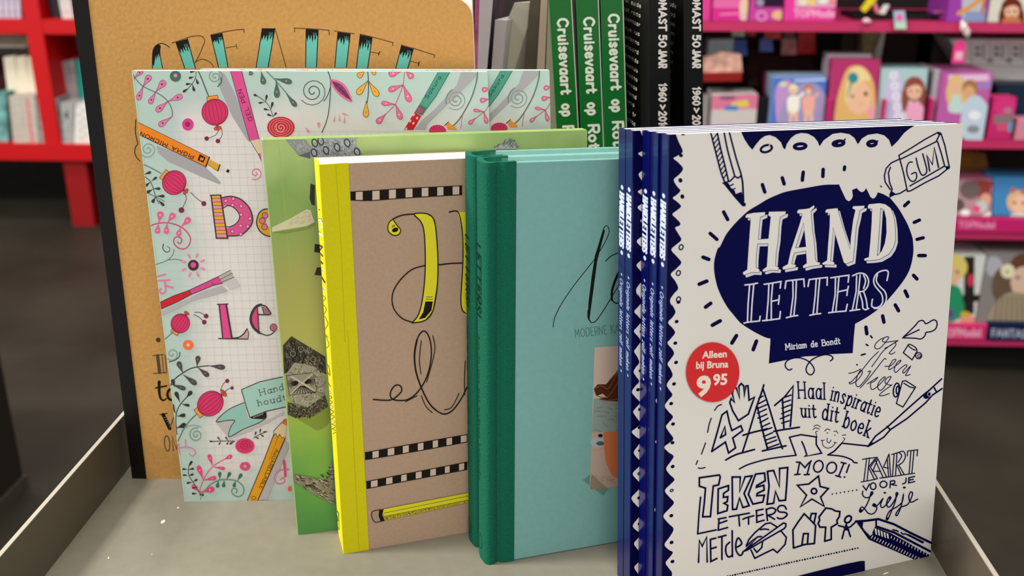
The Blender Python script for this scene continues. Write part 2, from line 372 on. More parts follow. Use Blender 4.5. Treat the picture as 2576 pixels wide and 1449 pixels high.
# black tape wraps round the spine
tp = [K.pl(*q) for q in ((183, -5), (221, -5), (369, 1204), (335, 1203))]
o = mesh('spine_tape', *slab([(tp[3][0]-.0005, tp[3][1]), tp[2], tp[1], (tp[0][0]-.0005, tp[0][1])], -.0004, .0124), mat('#0f0b08', .35, bump=.2, scale=90, spec=.2), K.root)
A = Art(K.pl, ko); BLK = '#15110d'; TQ = '#62b3a4'
A.line('#4a4138', 1.2, [(246, 400), (262, 560), (290, 850)], 0)  # pale stroke painted as the sheen running down the black tape
A.v = (370, 40, 3.1036)
random.seed(3)
def brush(body, top, jag, n=9):
    """turquoise stem, black brushed head with jagged ends"""
    A.fill(TQ, body); b = A.pts(body); A.raw_line(BLK, 2.2, [b[0], b[3]], 0); A.raw_line(BLK, 2.2, [b[1], b[2]], 0)
    (x0, y0), (x1, y1) = b[0], b[1]; (x3, y3), (x2, y2) = b[3], b[2]
    hL = math.hypot(x3-x0, y3-y0); tL = top/3.1/hL
    q = [b[0], b[1], lerp2(b[1], b[2], min(1, tL))]; 
    for i in range(n, -1, -1):
        f = i/n; e = tL*(1.0+(jag*random.random() if i % 2 else -.3))
        e = min(e, 1); q.append(lerp2(lerp2(b[0], b[1], f), lerp2(b[3], b[2], f), e))
    A.fill(BLK, [((x-370)*3.1036, (y-40)*3.1036) for x, y in q])
    for i in range(3):
        f = .12+.12*i; A.raw_line(TQ, .9, [lerp2(lerp2(b[0], b[1], f+.5), lerp2(b[3], b[2], f+.5), tL*.45), lerp2(lerp2(b[0], b[1], f+.5), lerp2(b[3], b[2], f+.5), tL*.95)], 0)
A.fill(TQ, '60,235 95,225 102,300 125,410 45,410 42,330', 0)
A.fill(BLK, '60,235 80,220 104,228 102,260 98,320 90,290 86,340 80,300 72,350 66,310 58,370 50,400 42,360 48,270')
A.line(BLK, 2.2, '42,410 42,330 50,260 80,225 115,215 155,230 172,245'); A.line(BLK, 2, '104,235 100,300 122,410')
brush('225,205 315,178 378,410 295,410', 75, .5)
A.line('#5a4424', 2.4, '195,212 260,190 330,165 400,155 435,165 450,195 435,240 405,310 375,365'); A.line('#5a4424', 2.2, '378,362 420,338 460,345 500,370 520,400')
brush('497,148 585,135 632,400 558,400', 60, .5)
A.line('#5a4424', 2.6, '497,148 600,125 700,108 755,105 758,128', 0); A.line('#5a4424', 2, '615,250 700,235', 0); A.line('#5a4424', 2, '695,220 702,255', 0)
brush('900,97 998,97 945,400 852,400', 72, .6)
A.line('#5a4424', 2.2, '1000,105 1040,240 1085,400')
brush('1242,102 1336,108 1322,400 1238,400', 60, .9)
A.line('#5a4424', 2.4, '1152,125 1150,95 1280,100 1420,112 1422,148', 0)
brush('1490,122 1586,138 1556,400 1466,400', 62, .9)
A.line('#5a4424', 2.2, '1462,118 1620,140', 0)
brush('1664,148 1757,165 1722,410 1634,410', 75, .7)
A.line('#5a4424', 2.3, '1664,142 1760,165 1920,208 1918,232', 0); A.line('#5a4424', 2, '1742,282 1810,292', 0); A.line(BLK, 2.2, '1816,278 1806,306', 0)
brush('1988,225 2080,250 2035,410 1942,410', 70, .6)
A.line('#5a4424', 2.3, '1988,228 2085,255 2245,305 2240,328', 0); A.line('#5a4424', 2, '2055,352 2120,370', 0); A.line(BLK, 2.2, '2125,358 2118,388', 0)
A.v = (0, 0, 3.22)
A.line(BLK, 2, '1100,970 1096,1060 1106,1120 1115,1165 1098,1190 1092,1240 1110,1280 1135,1305')
A.v = V1; A.dot('#4a3422', 398, 855, 6)
A.v = (0, 860, 2.46); INK = '#4b4034'
for q in ('945,85 1010,78', '950,195 1030,190'): A.line(INK, 2.4, q, 0)
A.line(INK, 8, '975,85 988,190', 0); A.line(INK, 2, '1003,82 1012,190', 0); A.line(INK, 2, '1022,82 1030,190', 0)
A.line(BLK, 8, '985,248 985,300 992,345 1010,362 1030,350', 1, 0, 3); A.line(BLK, 4, '965,285 1030,272', 0); A.ring(BLK, 6, 1062, 325, 26, 34)
A.line(BLK, 9, '1010,450 1050,535', 0); A.line(INK, 2.2, '1050,535 1085,440', 0); A.line(BLK, 2.4, '990,450 1035,442', 0)
for k in range(5): A.line('#8a8478', 1, '%d,%d %d,%d' % (1016+k*8, 470+k*13, 1030+k*8, 463+k*13), 0)
A.ring(INK, 2.6, 1034, 628, 16, 48, -5); A.line(INK, 2.6, '1072,675 1065,585 1092,665 1110,590', 0)
A.build('cover_print', K.root)
# ================================================================== DOODLE BOOK (white and pale green, flowers)
D = Book('doodle_book', 'white and pale green book covered with drawn lanterns, leaves and pencils', None, (465, 1262), (1265, 1246), 4.0, .0075,
         (332, 178), (1226.5, 180.5), yaw=4.9)
doo_m = ramp_mat('doodle_paper', [(0, '#b4cbc0'), (.3, '#b9c8c2'), (.62, '#dbd5d1'), (1, '#e2dad6')], .9, 26, .35, edge=(.205, .27, .04))
paperback(D, doo_m, mat('#b8d0bf', .4), page_m, .0005)
A = Art(D.pl, D.quad, rough=.35); A.y = -.00003
PK = '#d8578c'; RD = '#d23a68'; DK = '#3d3b3a'; GN = '#4c6b60'; GR = '#6b7f78'; SH = '#a8a5a8'; OR = '#e98a28'
# squared paper
for i in range(34):
    x = 470+i*20; A.line('#cfc8c5', .8, [(x-18, 330), (x+55, 1200)], 0)
for i in range(46): A.line('#cfc8c5', .8, [(420, 330+i*19.5), (1215, 330+i*19)], 0)
def vine(c, wd, q): A.line(c, wd, q)
def leaf(c, x, y, L, W, ang, ol=None, dotc=None):
    """drop shaped leaf: stem end at x,y"""
    a = math.radians(ang); pt = []
    for t, s_ in ((0, 0), (.3, .35), (.62, .9), (.82, 1), (.96, .6), (1, 0), (.96, -.6), (.82, -1), (.62, -.9), (.3, -.35)):
        u, v = t*L, s_*W/2; pt.append((x+u*math.cos(a)-v*math.sin(a), y+u*math.sin(a)+v*math.cos(a)))
    A.fill(c, pt, 1)
    if ol: A.line(ol, 1.1, pt, 1, 1)
    if dotc: A.dot(dotc, x+.68*L*math.cos(a), y+.68*L*math.sin(a), W*.16)
def lantern(x, y, rx, ry, ang, cap=1):
    """ang: direction from the cap to the tassel"""
    a = math.radians(ang); ux, uy = math.cos(a), math.sin(a); nx, ny = -uy, ux
    def Q(s_, t): return (x+ux*s_+nx*t, y+uy*s_+ny*t)
    A.fill('#e79a3e', [Q(-ry*1.25, -rx*.42), Q(-ry*1.25, rx*.42), Q(-ry*.85, rx*.42), Q(-ry*.85, -rx*.42)])
    A.line(DK, 1.2, [Q(-ry*.85, -rx*.42), Q(-ry*1.25, -rx*.42), Q(-ry*1.25, rx*.42), Q(-ry*.85, rx*.42)], 0)
    k = [Q(ry*math.cos(t), rx*math.sin(t)) for t in [2*math.pi*i/22 for i in range(22)]]
    A.fill(RD, k)
    for f in (-.78, -.5, -.2, .12, .42, .7):
        A.line('#a8234c', 1.5, [Q(ry*math.cos(t)*.97, rx*f*math.sin(t)*1.05) for t in [math.pi*(i+.6)/9.2 for i in range(9)]], 1)
    A.line('#7a1c38', 1.4, k, 1, 1)
    for d in (-35, 0, 35): 
        e = Q(ry*1.0, 0); leaf('#d4573c', e[0], e[1], ry*.42, ry*.2, ang+d, '#7a2a20')
def berry(q, r=6):
    A.line(DK, 1.3, q); p = A.pts(q)[-1]; v = A.v; A.v = V1; A.dot('#7c2f4a', p[0], p[1], r/v[2]*1.0); A.v = v
C4, C5, C6, C7, C8 = (330, 160, 4.2625), (330, 480, 3.8125), (380, 840, 3.2925), (370, 40, 3.1036), (1000, 160, 5.367)
A.v = C4
A.fill(SH, '935,80 1000,110 1100,300 1150,430 1250,680 1290,840 1250,830 1080,560 950,260'); A.fill(SH, '270,880 500,960 760,1080 870,1180 960,1270 950,1295 840,1250 700,1190 400,1050 290,960')
vine('#566a64', 2, '10,85 40,150 110,230 200,280 290,320 360,370 410,430 438,500 440,560 420,585')
for a in ((40, 150, 110, 48, -45), (40, 150, 70, 40, 130), (128, 245, 140, 62, -58), (128, 245, 155, 56, 112), (265, 300, 150, 66, -50), (262, 305, 140, 52, 118), (395, 405, 165, 60, -22), (395, 405, 165, 62, 140), (428, 575, 160, 58, 145)):
    leaf('#dc7ba8', a[0], a[1], a[2], a[3], a[4], '#8a3658', '#5a2c48')
A.dot(GN, 475, 135, 60); A.dot('#d98aa4', 475, 128, 20)
vine(DK, 1.4, '697,75 690,150 660,210 600,280')
for a in ((690, 80, 60, 24, 170), (680, 140, 65, 24, 165), (692, 150, 75, 26, 70), (655, 215, 70, 24, 175), (655, 215, 85, 28, 75), (620, 260, 80, 26, 145)): leaf(DK, *a)
vine(GN, 3, '720,80 760,170 790,250 835,360'); A.spiral('#7f938c', 2.2, 900, 140, 88, 2.1, 30); A.line(GN, 3, '960,150 968,200 930,245')
lantern(898, 520, 140, 140, 80); berry('940,715 900,770 810,803', 24); berry('970,700 975,770 930,830', 24)
A.dot('#d8428a', 608, 652, 62, 66); A.dot('#9a2c54', 606, 650, 28)
A.fill('#dd5290', '1060,72 1180,72 1365,790 1375,805 1270,830'); A.line(DK, 1.3, '1062,72 1272,830', 0); A.line(DK, 1.6, '1182,72 1372,812', 0)
A.fill('#e2c9a4', '1272,830 1372,808 1395,930 1392,1035 1360,965'); A.fill(PK, '1360,965 1388,960 1395,1040'); A.line(DK, 1.4, '1280,835 1360,965 1395,1038', 0)
A.v = V1; A.glyphs('#7a2a50', 2, 'GEL PEN', [(636, 303), (606, 220)], 10, sx='fit'); A.v = C4
A.v = V1; A.fill('#efeadf', [(0, 0), (0.1, 0), (0, .1)]); A.v = C4
# orange liner pen
A.fill('#ec8526', '62,622 840,1005 800,1105 72,755'); A.line(DK, 1.2, '62,622 840,1005', 0); A.line(DK, 1.6, '72,755 800,1105', 0); A.line(DK, 3.6, '838,1005 800,1105', 0)
A.fill('#dda428', '845,1030 952,1085 925,1150 820,1080'); A.line(DK, 3.2, '952,1085 930,1148', 0); A.line('#7a5a20', 1.2, '820,1080 925,1150', 0)
A.fill('#d8d3c8', '958,1095 1035,1130 1020,1160 945,1125'); A.fill('#26221f', '1032,1130 1056,1143 1045,1172 1018,1158')
A.fill('#26221f', '735,970 800,1005 775,1062 712,1035'); A.fill('#ec8526', '748,1000 762,1012 782,1005 770,1040 735,1035')
A.v = V1; A.glyphs('#5a3414', 2.2, 'PIGMA MICRON', [(490, 392), (352, 330)], 9, sx='fit'); A.v = C4
A.spiral('#8aa098', 2.4, 180, 920, 95, 2.0, 200); A.spiral('#d77a9a', 2.4, 1335, 1175, 72, 1.5, -60)
A.v = C7
A.line(GR, 2.4, '930,430 990,490 1060,570 1120,640 1165,705'); 
for a in ((890, 428, 110, 44, 78), (800, 420, 45, 36, 70), (990, 488, 145, 44, 12), (1010, 495, 145, 46, 88), (1085, 605, 130, 40, 52)): leaf(GN, *a, None, '#d27a98')
vine(DK, 1.3, '850,620 900,650 950,700 985,785')
for a in ((870, 628, 40, 18, 200), (925, 675, 60, 18, -80), (920, 672, 50, 14, 170), (965, 735, 65, 20, -75), (960, 735, 50, 16, 190), (985, 785, 50, 16, 200), (985, 785, 40, 16, -50)): leaf(DK, *a)
A.dot('#c4303c', 1045, 870, 108, 84); 
for r_ in (90, 70, 50): A.ring('#e58a88', 1.6, 1045, 870, r_, r_*.78)
A.spiral('#eaa8a4', 2.2, 1045, 872, 40, 1.6, 0)
A.spiral(DK, 2.2, 1295, 590, 112, 2.3, 35, .12, 1.4); A.line(DK, 1.8, '1380,665 1410,620 1430,560')
vine(DK, 2, '1412,430 1432,500 1430,620 1418,750 1395,840 1365,910')
A.fill('#dd6f9a', '1432,500 1500,508 1560,560 1600,670 1530,640 1465,580', 1); A.fill('#8a3f66', '1448,515 1500,525 1550,575 1588,650 1530,620 1478,572', 1); A.line('#3f2438', 1.5, '1440,505 1520,580 1595,660')
for k in range(4): A.line('#3f2438', 1.1, '%d,%d %d,%d' % (1478+k*25, 535+k*28, 1500+k*25, 535+k*28), 0); A.line('#3f2438', 1.1, '%d,%d %d,%d' % (1478+k*25, 535+k*28, 1476+k*25, 560+k*26), 0)
vine(DK, 2, '1722,430 1728,500 1728,600 1715,690')
for a in ((1700, 430, 70, 42, 140), (1745, 430, 45, 30, 30), (1725, 505, 135, 46, 128), (1728, 508, 140, 46, 58), (1712, 665, 125, 44, 92)): leaf('#e8a83a', *a, '#4a3a20', '#e07a5a')
vine('#c84468', 1.6, '2010,430 2000,530 1965,630 1930,700 1860,770')
for a in ((1990, 430, 105, 50, 165), (2020, 430, 75, 45, 45), (1998, 540, 120, 42, 160), (2000, 540, 140, 46, 68), (1935, 690, 105, 34, 185), (1940, 690, 125, 42, 70), (1865, 765, 100, 44, 135)): leaf('#dd6f92', *a, '#a83a5c', '#efb4c0')
for a in ((1470, 770, 60, 14, 100), (1500, 765, 60, 14, 85), (1545, 775, 65, 16, 95), (1580, 780, 60, 14, 200), (1235, 870, 50, 22, 50), (1340, 880, 50, 24, -90)): leaf('#df93a8', *a)
def corner(dx):
    """green pen, shadow, scroll and lantern in the top right corner; dx in px"""
    A.v = (1000+dx, 160, 5.367)
    A.fill(SH, '860,120 1060,122 1060,170 860,370 560,660 400,820 380,890 230,890 330,760 500,620 640,470 800,290 830,200')
    A.fill('#4f9a84', '545,118 705,118 640,230 520,440 400,600 300,555 370,440 470,250'); A.line('#2c5548', 1, '545,118 300,555', 0); A.line('#2c5548', 1.3, '705,118 520,440 395,605', 0)
    A.fill('#5a6a60', '300,545 400,605 335,700 235,650'); A.fill('#b04a7a', '285,592 350,620 320,670 262,645')
    A.fill('#c4242e', '232,652 322,705 215,895 85,895'); 
    for a in ((220, 690), (265, 735), (172, 775), (215, 805), (118, 880)): A.dot('#f0b8b0', a[0], a[1], 20, 13, -60)
    A.v = V1; A.glyphs('#2b5a4c', 1.8, 'Sakura', [(1076+dx, 249), (1112+dx, 192)], 9, sx='fit'); A.v = (1000+dx, 160, 5.367)
    A.spiral('#84968e', 2.8, 790, 490, 140, 2.2, 60, .15, 1.6); A.line('#6f837a', 3, '660,540 655,480 690,400 740,355')
    A.line('#56776a', 3, '1078,120 1070,220 1040,340 990,480 900,650 820,770 755,835')
    A.dot(RD, 540, 905, 115, 80); A.fill('#e79a3e', '650,820 690,790 800,875 780,890 680,890'); A.line(DK, 2, '635,835 690,785', 0)
    for k in range(4): A.line('#8f2548', 1.2, '%d,%d %d,%d' % (470+k*40, 890, 500+k*36, 845), 1)
    A.line('#c84468', 1.2, '880,690 865,780 855,880')
    A.line('#c84468', 1.6, '1250,520 1200,620 1150,665 1050,740')
    for a in ((1250, 330, 110, 60, 165), (1230, 480, 115, 60, 170), (1165, 650, 140, 36, 190), (1165, 650, 160, 50, 75), (1055, 735, 120, 46, 140)): leaf('#dd6f92', *a, '#a83a5c', '#efb4c0')
corner(0)
A.v = C5
vine(GR, 1.8, '120,0 220,50 320,100'); A.v = C4; vine(GR, 2.2, '100,1070 200,1110 320,1175'); lantern(462, 1275, 130, 125, 38); berry('580,1400 590,1460 540,1570', 30); berry('640,1380 700,1440 780,1500', 26)
vine(DK, 1.5, '130,1200 200,1255 235,1330 265,1430 300,1500')
for a in ((135, 1190, 85, 28, -20), (215, 1260, 75, 26, -35), (210, 1265, 80, 28, 140), (235, 1340, 80, 28, 0), (235, 1345, 80, 32, 150), (265, 1420, 95, 30, 0), (262, 1430, 70, 36, 120), (290, 1460, 90, 30, 45)): leaf(DK, *a)
A.v = C5
A.line('#c9476c', 2.6, '175,340 240,315 330,305 420,320 500,360 555,420 570,470 555,520 515,555 460,550 415,510 410,465 435,440 475,450 485,480 465,505 445,490')
for a in ((265, 310, 115, 60, -80), (262, 310, 100, 52, 97), (350, 305, 110, 58, -55), (345, 305, 108, 50, 95), (480, 345, 120, 56, -45), (478, 345, 90, 50, 108)): leaf('#e0628e', *a, None, '#f0a8bc')
A.line(DK, 2.2, '310,510 305,550 330,585 365,580 370,550 345,530', 1, 0, 1); A.line(GR, 1.8, '410,560 400,610 345,665 220,712'); A.line(GR, 1.8, '345,665 430,655 525,680')
A.dot('#4a3238', 597, 713, 52); A.dot(PK, 597, 710, 27)
for k in range(8):
    a = math.radians(k*45+20); A.line('#e58aa6', 3, '%f,%f %f,%f' % (597+76*math.cos(a), 713+76*math.sin(a), 597+110*math.cos(a), 713+110*math.sin(a)), 0, 0, 6)
A.v = C5; A.fill('#b3adae', '275,1165 500,1060 700,960 870,910 930,960 800,1000 600,1050 400,1150 285,1200'); A.fill('#c9c3c2', '900,880 1010,840 1040,915 945,950')
A.fill('#cc2430', '265,1075 400,1010 560,955 575,995 450,1060 270,1140'); A.fill('#d8488a', '560,952 840,820 880,885 790,905 578,990'); A.line(DK, 1.8, '265,1075 400,1010 560,952 840,820', 0); A.line(DK, 1.8, '270,1140 450,1060 578,992 790,905 880,885', 0)
A.line(DK, 2, '558,952 578,992', 0); A.line(DK, 1.6, '775,880 795,905', 0)
A.fill('#b4aea8', '840,820 950,762 985,830 880,885'); 
for q in ('840,820 950,762', '855,850 970,790', '875,870 985,828'): A.line('#5d5450', 1.6, q, 0)
for q in ('235,825 330,800', '262,862 370,855', '320,905 400,928', '325,870 330,960 300,985 268,960 290,940'): A.line('#e07aa0', 4, q)
# the big letters D o / L e
A.fill('#e0a62c', '768,45 860,40 925,450 818,450'); 
for k in range(12):
    t0, t1 = k/12, (k+1)/12; a0 = lerp2((768, 45), (818, 450), t0); a1 = lerp2((768, 45), (818, 450), t1-.012); b0 = lerp2((860, 40), (925, 450), t0); b1 = lerp2((860, 40), (925, 450), t1-.012)
    if k % 2: A.fill('#e88aac', [a0, b0, b1, a1])
    A.line(DK, 1.2, [((q[0]), (q[1])) for q in (a1, b1)], 0)
A.fill(PK, '870,65 960,52 1050,80 1125,150 1162,240 1160,310 1110,380 1040,425 925,432', 0); A.fill('#d8d0cc', '885,165 930,142 985,160 1030,210 1040,260 1010,310 960,340 905,345', 1)
A.line(DK, 3, '870,65 960,52 1050,80 1125,150 1162,240 1160,310 1110,380 1040,425 925,432'); A.line(DK, 2.6, '885,165 930,142 985,160 1030,210 1040,260 1010,310 960,340 905,345')
for x, y in ((908, 95), (1055, 145), (1140, 265), (1050, 335), (1118, 340), (972, 388), (980, 75), (1055, 228), (975, 135), (1052, 415)): A.ring('#a03260', 1.2, x, y, 17); A.dot('#e9a2bc', x, y, 12)
A.line(DK, 2.8, '760,42 862,40', 0); A.line(DK, 3.4, '768,45 818,452', 0); A.line(DK, 3.6, '858,40 925,452', 0); A.line(DK, 2.6, '815,455 928,455', 0)
A.fill('#e0a62c', '1210,260 1235,205 1290,175 1400,190 1430,300 1400,420 1310,432 1240,390 1205,320', 1); A.line(DK, 3, '1210,260 1235,205 1290,175 1400,190 1430,300 1400,420 1310,432 1240,390 1205,320', 1, 1); A.fill('#d8d0cc', '1300,270 1340,250 1370,290 1340,340 1305,330', 1)
for x, y in ((1285, 235), (1258, 285), (1280, 345)): A.ring(DK, 1.5, x, y, 28); A.dot('#e07a96', x, y, 24)
A.fill('#dd4c8c', '845,1090 915,1085 968,1410 878,1415'); A.line(DK, 3.4, '845,1090 880,1415', 0); A.line(DK, 4.4, '912,1088 966,1410', 0); A.line(DK, 2.6, '828,1088 930,1084', 0)
A.fill('#c8a0a4', '966,1412 1040,1400 1115,1325 1125,1365 1118,1420'); A.line(DK, 2.6, '840,1415 1120,1420', 0); A.line(DK, 3.2, '966,1412 1030,1405 1080,1370 1113,1322', 1); A.line(DK, 1.6, '1113,1322 1128,1365 1120,1420')
A.fill('#d84a80', '1210,1115 1215,1200 1222,1280 1225,1345 1185,1300 1160,1240 1165,1170', 1); A.line(DK, 6.5, '1245,1092 1200,1110 1160,1170 1148,1240 1175,1310 1230,1360', 1); A.line(DK, 2.6, '1230,1360 1300,1385 1350,1370 1385,1335'); A.line(DK, 2.6, '1210,1115 1218,1220 1225,1345')
A.fill('#a86a7a', '1262,1105 1310,1130 1330,1180 1275,1180'); A.line(DK, 3, '1240,1092 1290,1105 1325,1150 1332,1185 1218,1185'); A.line(DK, 2, '1255,1110 1275,1182', 0); A.dot('#b86a7e', 1365, 1310, 34); A.ring('#6a3a48', 1.5, 1365, 1310, 34)
A.v = C5; lantern(472, 1270, 88, 92, -58); berry('610,1165 660,1165 720,1200', 22); berry('600,1185 650,1210 702,1258', 22); A.line(GR, 2.4, '405,1350 350,1400 305,1435')
A.v = C6
A.dot('#ec7440', 308, 90, 44, 40); A.dot('#f2b49a', 308, 90, 14)
A.spiral('#8c9c98', 2.4, 175, 165, 62, 1.6, -20); A.line(DK, 2, '240,150 235,185 200,215 150,230')
vine(DK, 2.4, '155,435 200,370 260,325 330,285 400,270 480,262')
for a in ((475, 262, 140, 42, 6), (265, 325, 105, 42, -112), (380, 272, 92, 42, -82), (385, 275, 120, 42, 38), (265, 335, 140, 42, 36), (165, 415, 130, 36, 18)): leaf('#4e4c4a', *a, None, '#a0616a')
vine(DK, 2, '330,485 280,540 245,580 215,640 205,720 210,780 215,830')
for a in ((290, 530, 75, 34, -50), (240, 565, 95, 32, -112), (250, 578, 72, 22, 12), (215, 680, 72, 32, -8), (205, 660, 95, 34, 245), (212, 778, 85, 42, -20), (200, 440, 70, 30, 250)): leaf('#3a3532', *a)
lantern(492, 575, 98, 112, -38); berry('575,470 600,410 632,388', 17); berry('600,490 640,455 672,446', 14)
A.line('#5c7a6c', 2.6, '375,665 320,720 270,790 225,885'); A.spiral('#7f998e', 2.6, 375, 835, 62, 1.9, -40); A.line('#7f998e', 1.4, '420,770 360,755 300,765 255,800')
for q in ('230,910 238,995', '285,875 290,950', '225,950 280,935 340,945 370,980 345,1010 315,990'): A.line('#e2789c', 3.4, q, 1, 0, 1.6)
# ribbon
A.fill('#bdb6b4', '540,735 690,720 660,830 640,855 760,810 980,705 1100,640 1110,660 960,740 760,830 650,870'); 
A.fill('#93bfb4', '772,568 690,600 610,650 540,725 620,715 695,715 660,770 648,850 760,790 880,740 950,700 800,700'); A.line(DK, 2, '772,568 690,600 610,650 540,725 620,715 695,715 660,770 648,850 760,790 880,740 950,700')
A.fill('#26221f', '818,690 955,645 958,690 930,705 840,700'); 
for k in range(6): A.line('#d8d0c8', 1.2, '%d,%d %d,%d' % (852+k*14, 692-k*5, 858+k*14, 672-k*5), 0)
A.fill('#a5c9bf', '750,460 900,395 1085,355 1300,330 1300,580 1100,605 950,640 820,690 790,600'); A.line(DK, 2.2, '1300,330 1085,355 900,395 750,460 790,600 820,690 950,640 1100,605 1300,580', 0)
A.v = V1; A.glyphs('#4c5652', 1.8, 'Handlettering', [(654, 995), (712, 980), (830, 960)], 15, .1, sx='fit'); A.glyphs('#4c5652', 1.8, 'houdt', [(649, 1021), (725, 1005)], 15, .1, sx='fit'); A.v = C6
A.dot('#dc4478', 778, 925, 80, 64); A.dot(RD, 778, 925, 70, 56); A.spiral('#a82450', 2, 778, 922, 45, 2.0, 20)
vine(DK, 1.6, '500,890 590,885 695,885'); vine(DK, 1.6, '960,808 900,830 850,860')
for a in ((530, 888, 45, 12, 180), (580, 885, 45, 12, -130), (580, 885, 35, 12, 120), (645, 885, 45, 12, -130), (645, 885, 35, 12, 120), (695, 885, 50, 16, 150), (970, 806, 40, 12, 175), (900, 828, 45, 12, -80), (900, 828, 40, 12, 30), (858, 845, 40, 14, -70), (855, 850, 40, 12, 20)): leaf(DK, *a)
vine('#d85c84', 2, '420,1330 405,1290 430,1220 460,1160 520,1090 600,1040')
for a in ((600, 1040, 80, 34, -25), (512, 1095, 105, 34, -108), (515, 1100, 100, 26, 8), (435, 1210, 130, 40, -110), (435, 1210, 110, 34, -12), (405, 1310, 90, 34, 225), (405, 1310, 125, 46, -14)): leaf('#e2487c', *a, None, '#f29cb8')
vine(DK, 1.6, '325,1060 310,1120 320,1180 360,1240 395,1300 420,1340')
for a in ((320, 1095, 50, 18, -65), (305, 1120, 45, 14, 185), (308, 1122, 50, 16, -10), (310, 1170, 45, 14, 185), (315, 1172, 40, 18, -20), (345, 1225, 50, 16, 170), (350, 1222, 40, 18, -30), (395, 1265, 55, 14, 170), (385, 1320, 45, 16, 180), (395, 1330, 45, 16, 0)): leaf('#37322f', *a)
A.line('#5c8c74', 2.4, '450,1290 500,1240 570,1208 650,1205 720,1220 765,1265 765,1320 730,1345 690,1335 668,1300 685,1275 712,1290 705,1315'); A.line('#8c8c74', 1.6, '410,1370 425,1320 450,1290')
for a in ((570, 1205, 65, 28, -90), (558, 1210, 62, 28, 97), (625, 1205, 70, 28, -62), (608, 1208, 60, 28, 97), (715, 1215, 70, 28, -58), (700, 1215, 52, 28, 105)): leaf('#3f6f52', *a)
A.dot('#df4a80', 780, 1094, 44, 36); A.dot('#caa0a0', 780, 1094, 15); A.ring('#8a6a70', 1.2, 780, 1094, 15)
A.fill('#b5adac', '1110,880 1150,920 960,1370 890,1375'); A.fill('#e09a22', '1018,830 1115,860 885,1375 800,1375 930,1060'); A.line(DK, 2.2, '1018,830 930,1060 800,1375', 0); A.line(DK, 2.6, '1112,860 1000,1120 885,1375', 0)
A.fill('#e2c69a', '1018,805 1080,735 1125,700 1115,860 1085,855 1065,830 1050,855 1035,825 1018,840'); A.line(DK, 1.8, '1018,835 1018,800 1080,735 1110,705', 0); A.line(DK, 1.5, '1018,840 1035,822 1050,855 1065,828 1085,858 1112,850', 0); A.fill('#c8733a', '1080,735 1130,690 1125,760'); A.line('#9a6414', 1.2, '1050,860 980,1040', 0)
A.ring('#6a4a14', 1.6, 852, 1355, 18, 13)
A.v = V1; A.glyphs('#7a5414', 1.9, 'AQUARELLABLE', [(694, 1128), (652, 1228)], 8.5, sx='fit'); A.v = C6
for q in ('1100,1050 1110,1120 1112,1175',): A.line('#d84870', 6, q)
A.line('#e06a8c', 2.6, '1140,1120 1060,1130 1020,1190 1045,1235 1085,1235 1110,1215 1095,1190 1070,1205'); A.dot('#ea6a3a', 1150, 1280, 16, 22)
A.build('cover_print', D.root)
D2 = dup(D.root, 'second flowery doodle book, shifted right behind the first', group='doodle books')
D.root['group'] = 'doodle books'
D2.matrix_world = D.root.matrix_world @ Matrix.Translation((.0365, .008, 0)) 
# ================================================================== GREEN BOOKS (folded grey shapes)
Gk = Book('green_book', 'slim green watercolour book with grey drawn folded shapes, frontmost of the green copies', 'slim green books', (749, 1346), (1475, 1268), 4.0, .0029, (659, 352), (1477, 327), yaw=15.5)
grn_m = ramp_mat('green_watercolour', [(.0, '#4c8a46'), (.14, '#5f9c46'), (.3, '#8fae40'), (.5, '#a8a653'), (.66, '#9c9f52'), (.82, '#7d9f52'), (.93, '#a9c276'), (1, '#98b96c')], .22, 30, .35)
paperback(Gk, grn_m, mat('#a9c584', .4), page_m, .0004)
A = Art(Gk.pl, Gk.quad, rough=.35); A.y = -.00003; C1, C2 = (640, 310, 2.635), (680, 830, 2.456)
def hatch(c, poly, n, ang, L, wd=1):
    """short pen strokes scattered inside a convex-ish polygon"""
    p = A.pts(poly); cx_ = sum(q[0] for q in p)/len(p); cy_ = sum(q[1] for q in p)/len(p)
    for i in range(n):
        e = random.randrange(len(p)); a = lerp2(p[e-1], p[e], random.random()); t = random.random()**.6*.93; x, y = cx_+(a[0]-cx_)*t, cy_+(a[1]-cy_)*t
        g = math.radians(ang+random.uniform(-25, 25)); A.raw_line(c, wd, [(x, y), (x+L*math.cos(g), y+L*math.sin(g))], 0)
A.v = C1; A.line('#9db36a', 1.1, '158,110 205,600 240,1000', 0)
A.fill('#8f9493', '205,108 340,108 380,165 368,232 290,215'); A.fill('#62686b', '290,215 345,195 370,190 370,235')
s1 = '375,150 430,98 690,95 665,125 720,205 600,220 370,228'
A.fill('#9aa1a4', s1); hatch('#6b7276', s1, 110, 35, 7, 1.2); hatch('#c3c8c6', s1, 70, 60, 6, 1.2)
for x, y in ((400, 130), (440, 118), (395, 195), (475, 180), (548, 160), (615, 130), (680, 190)): A.ring('#454c50', 3.4, x, y, 17, 26, -20); A.ring('#c9cecb', 1, x, y, 9, 14, -20)
hatch('#bfc2c0', '215,112 335,112 370,165 290,200', 40, 60, 5)
A.fill('#7f8a4a', '118,722 200,715 350,690 400,655 405,675 350,702 200,732'); A.fill('#cbc5ab', '115,690 240,630 345,570 372,575 398,655 350,680 200,705 116,722', 0); hatch('#b5b094', '240,640 345,575 390,655 200,700', 60, -20, 6)
A.fill('#3a3630', '372,400 400,410 400,545 380,540 366,500'); A.fill('#2b2722', '400,800 440,805 440,860 397,852'); A.fill('#3c2b26', '398,1005 415,955 460,955 460,1010')
A.v = C2
sh = '160,540 240,530 355,470 365,565 300,618 240,590'; A.fill('#7e9040', sh, 1)
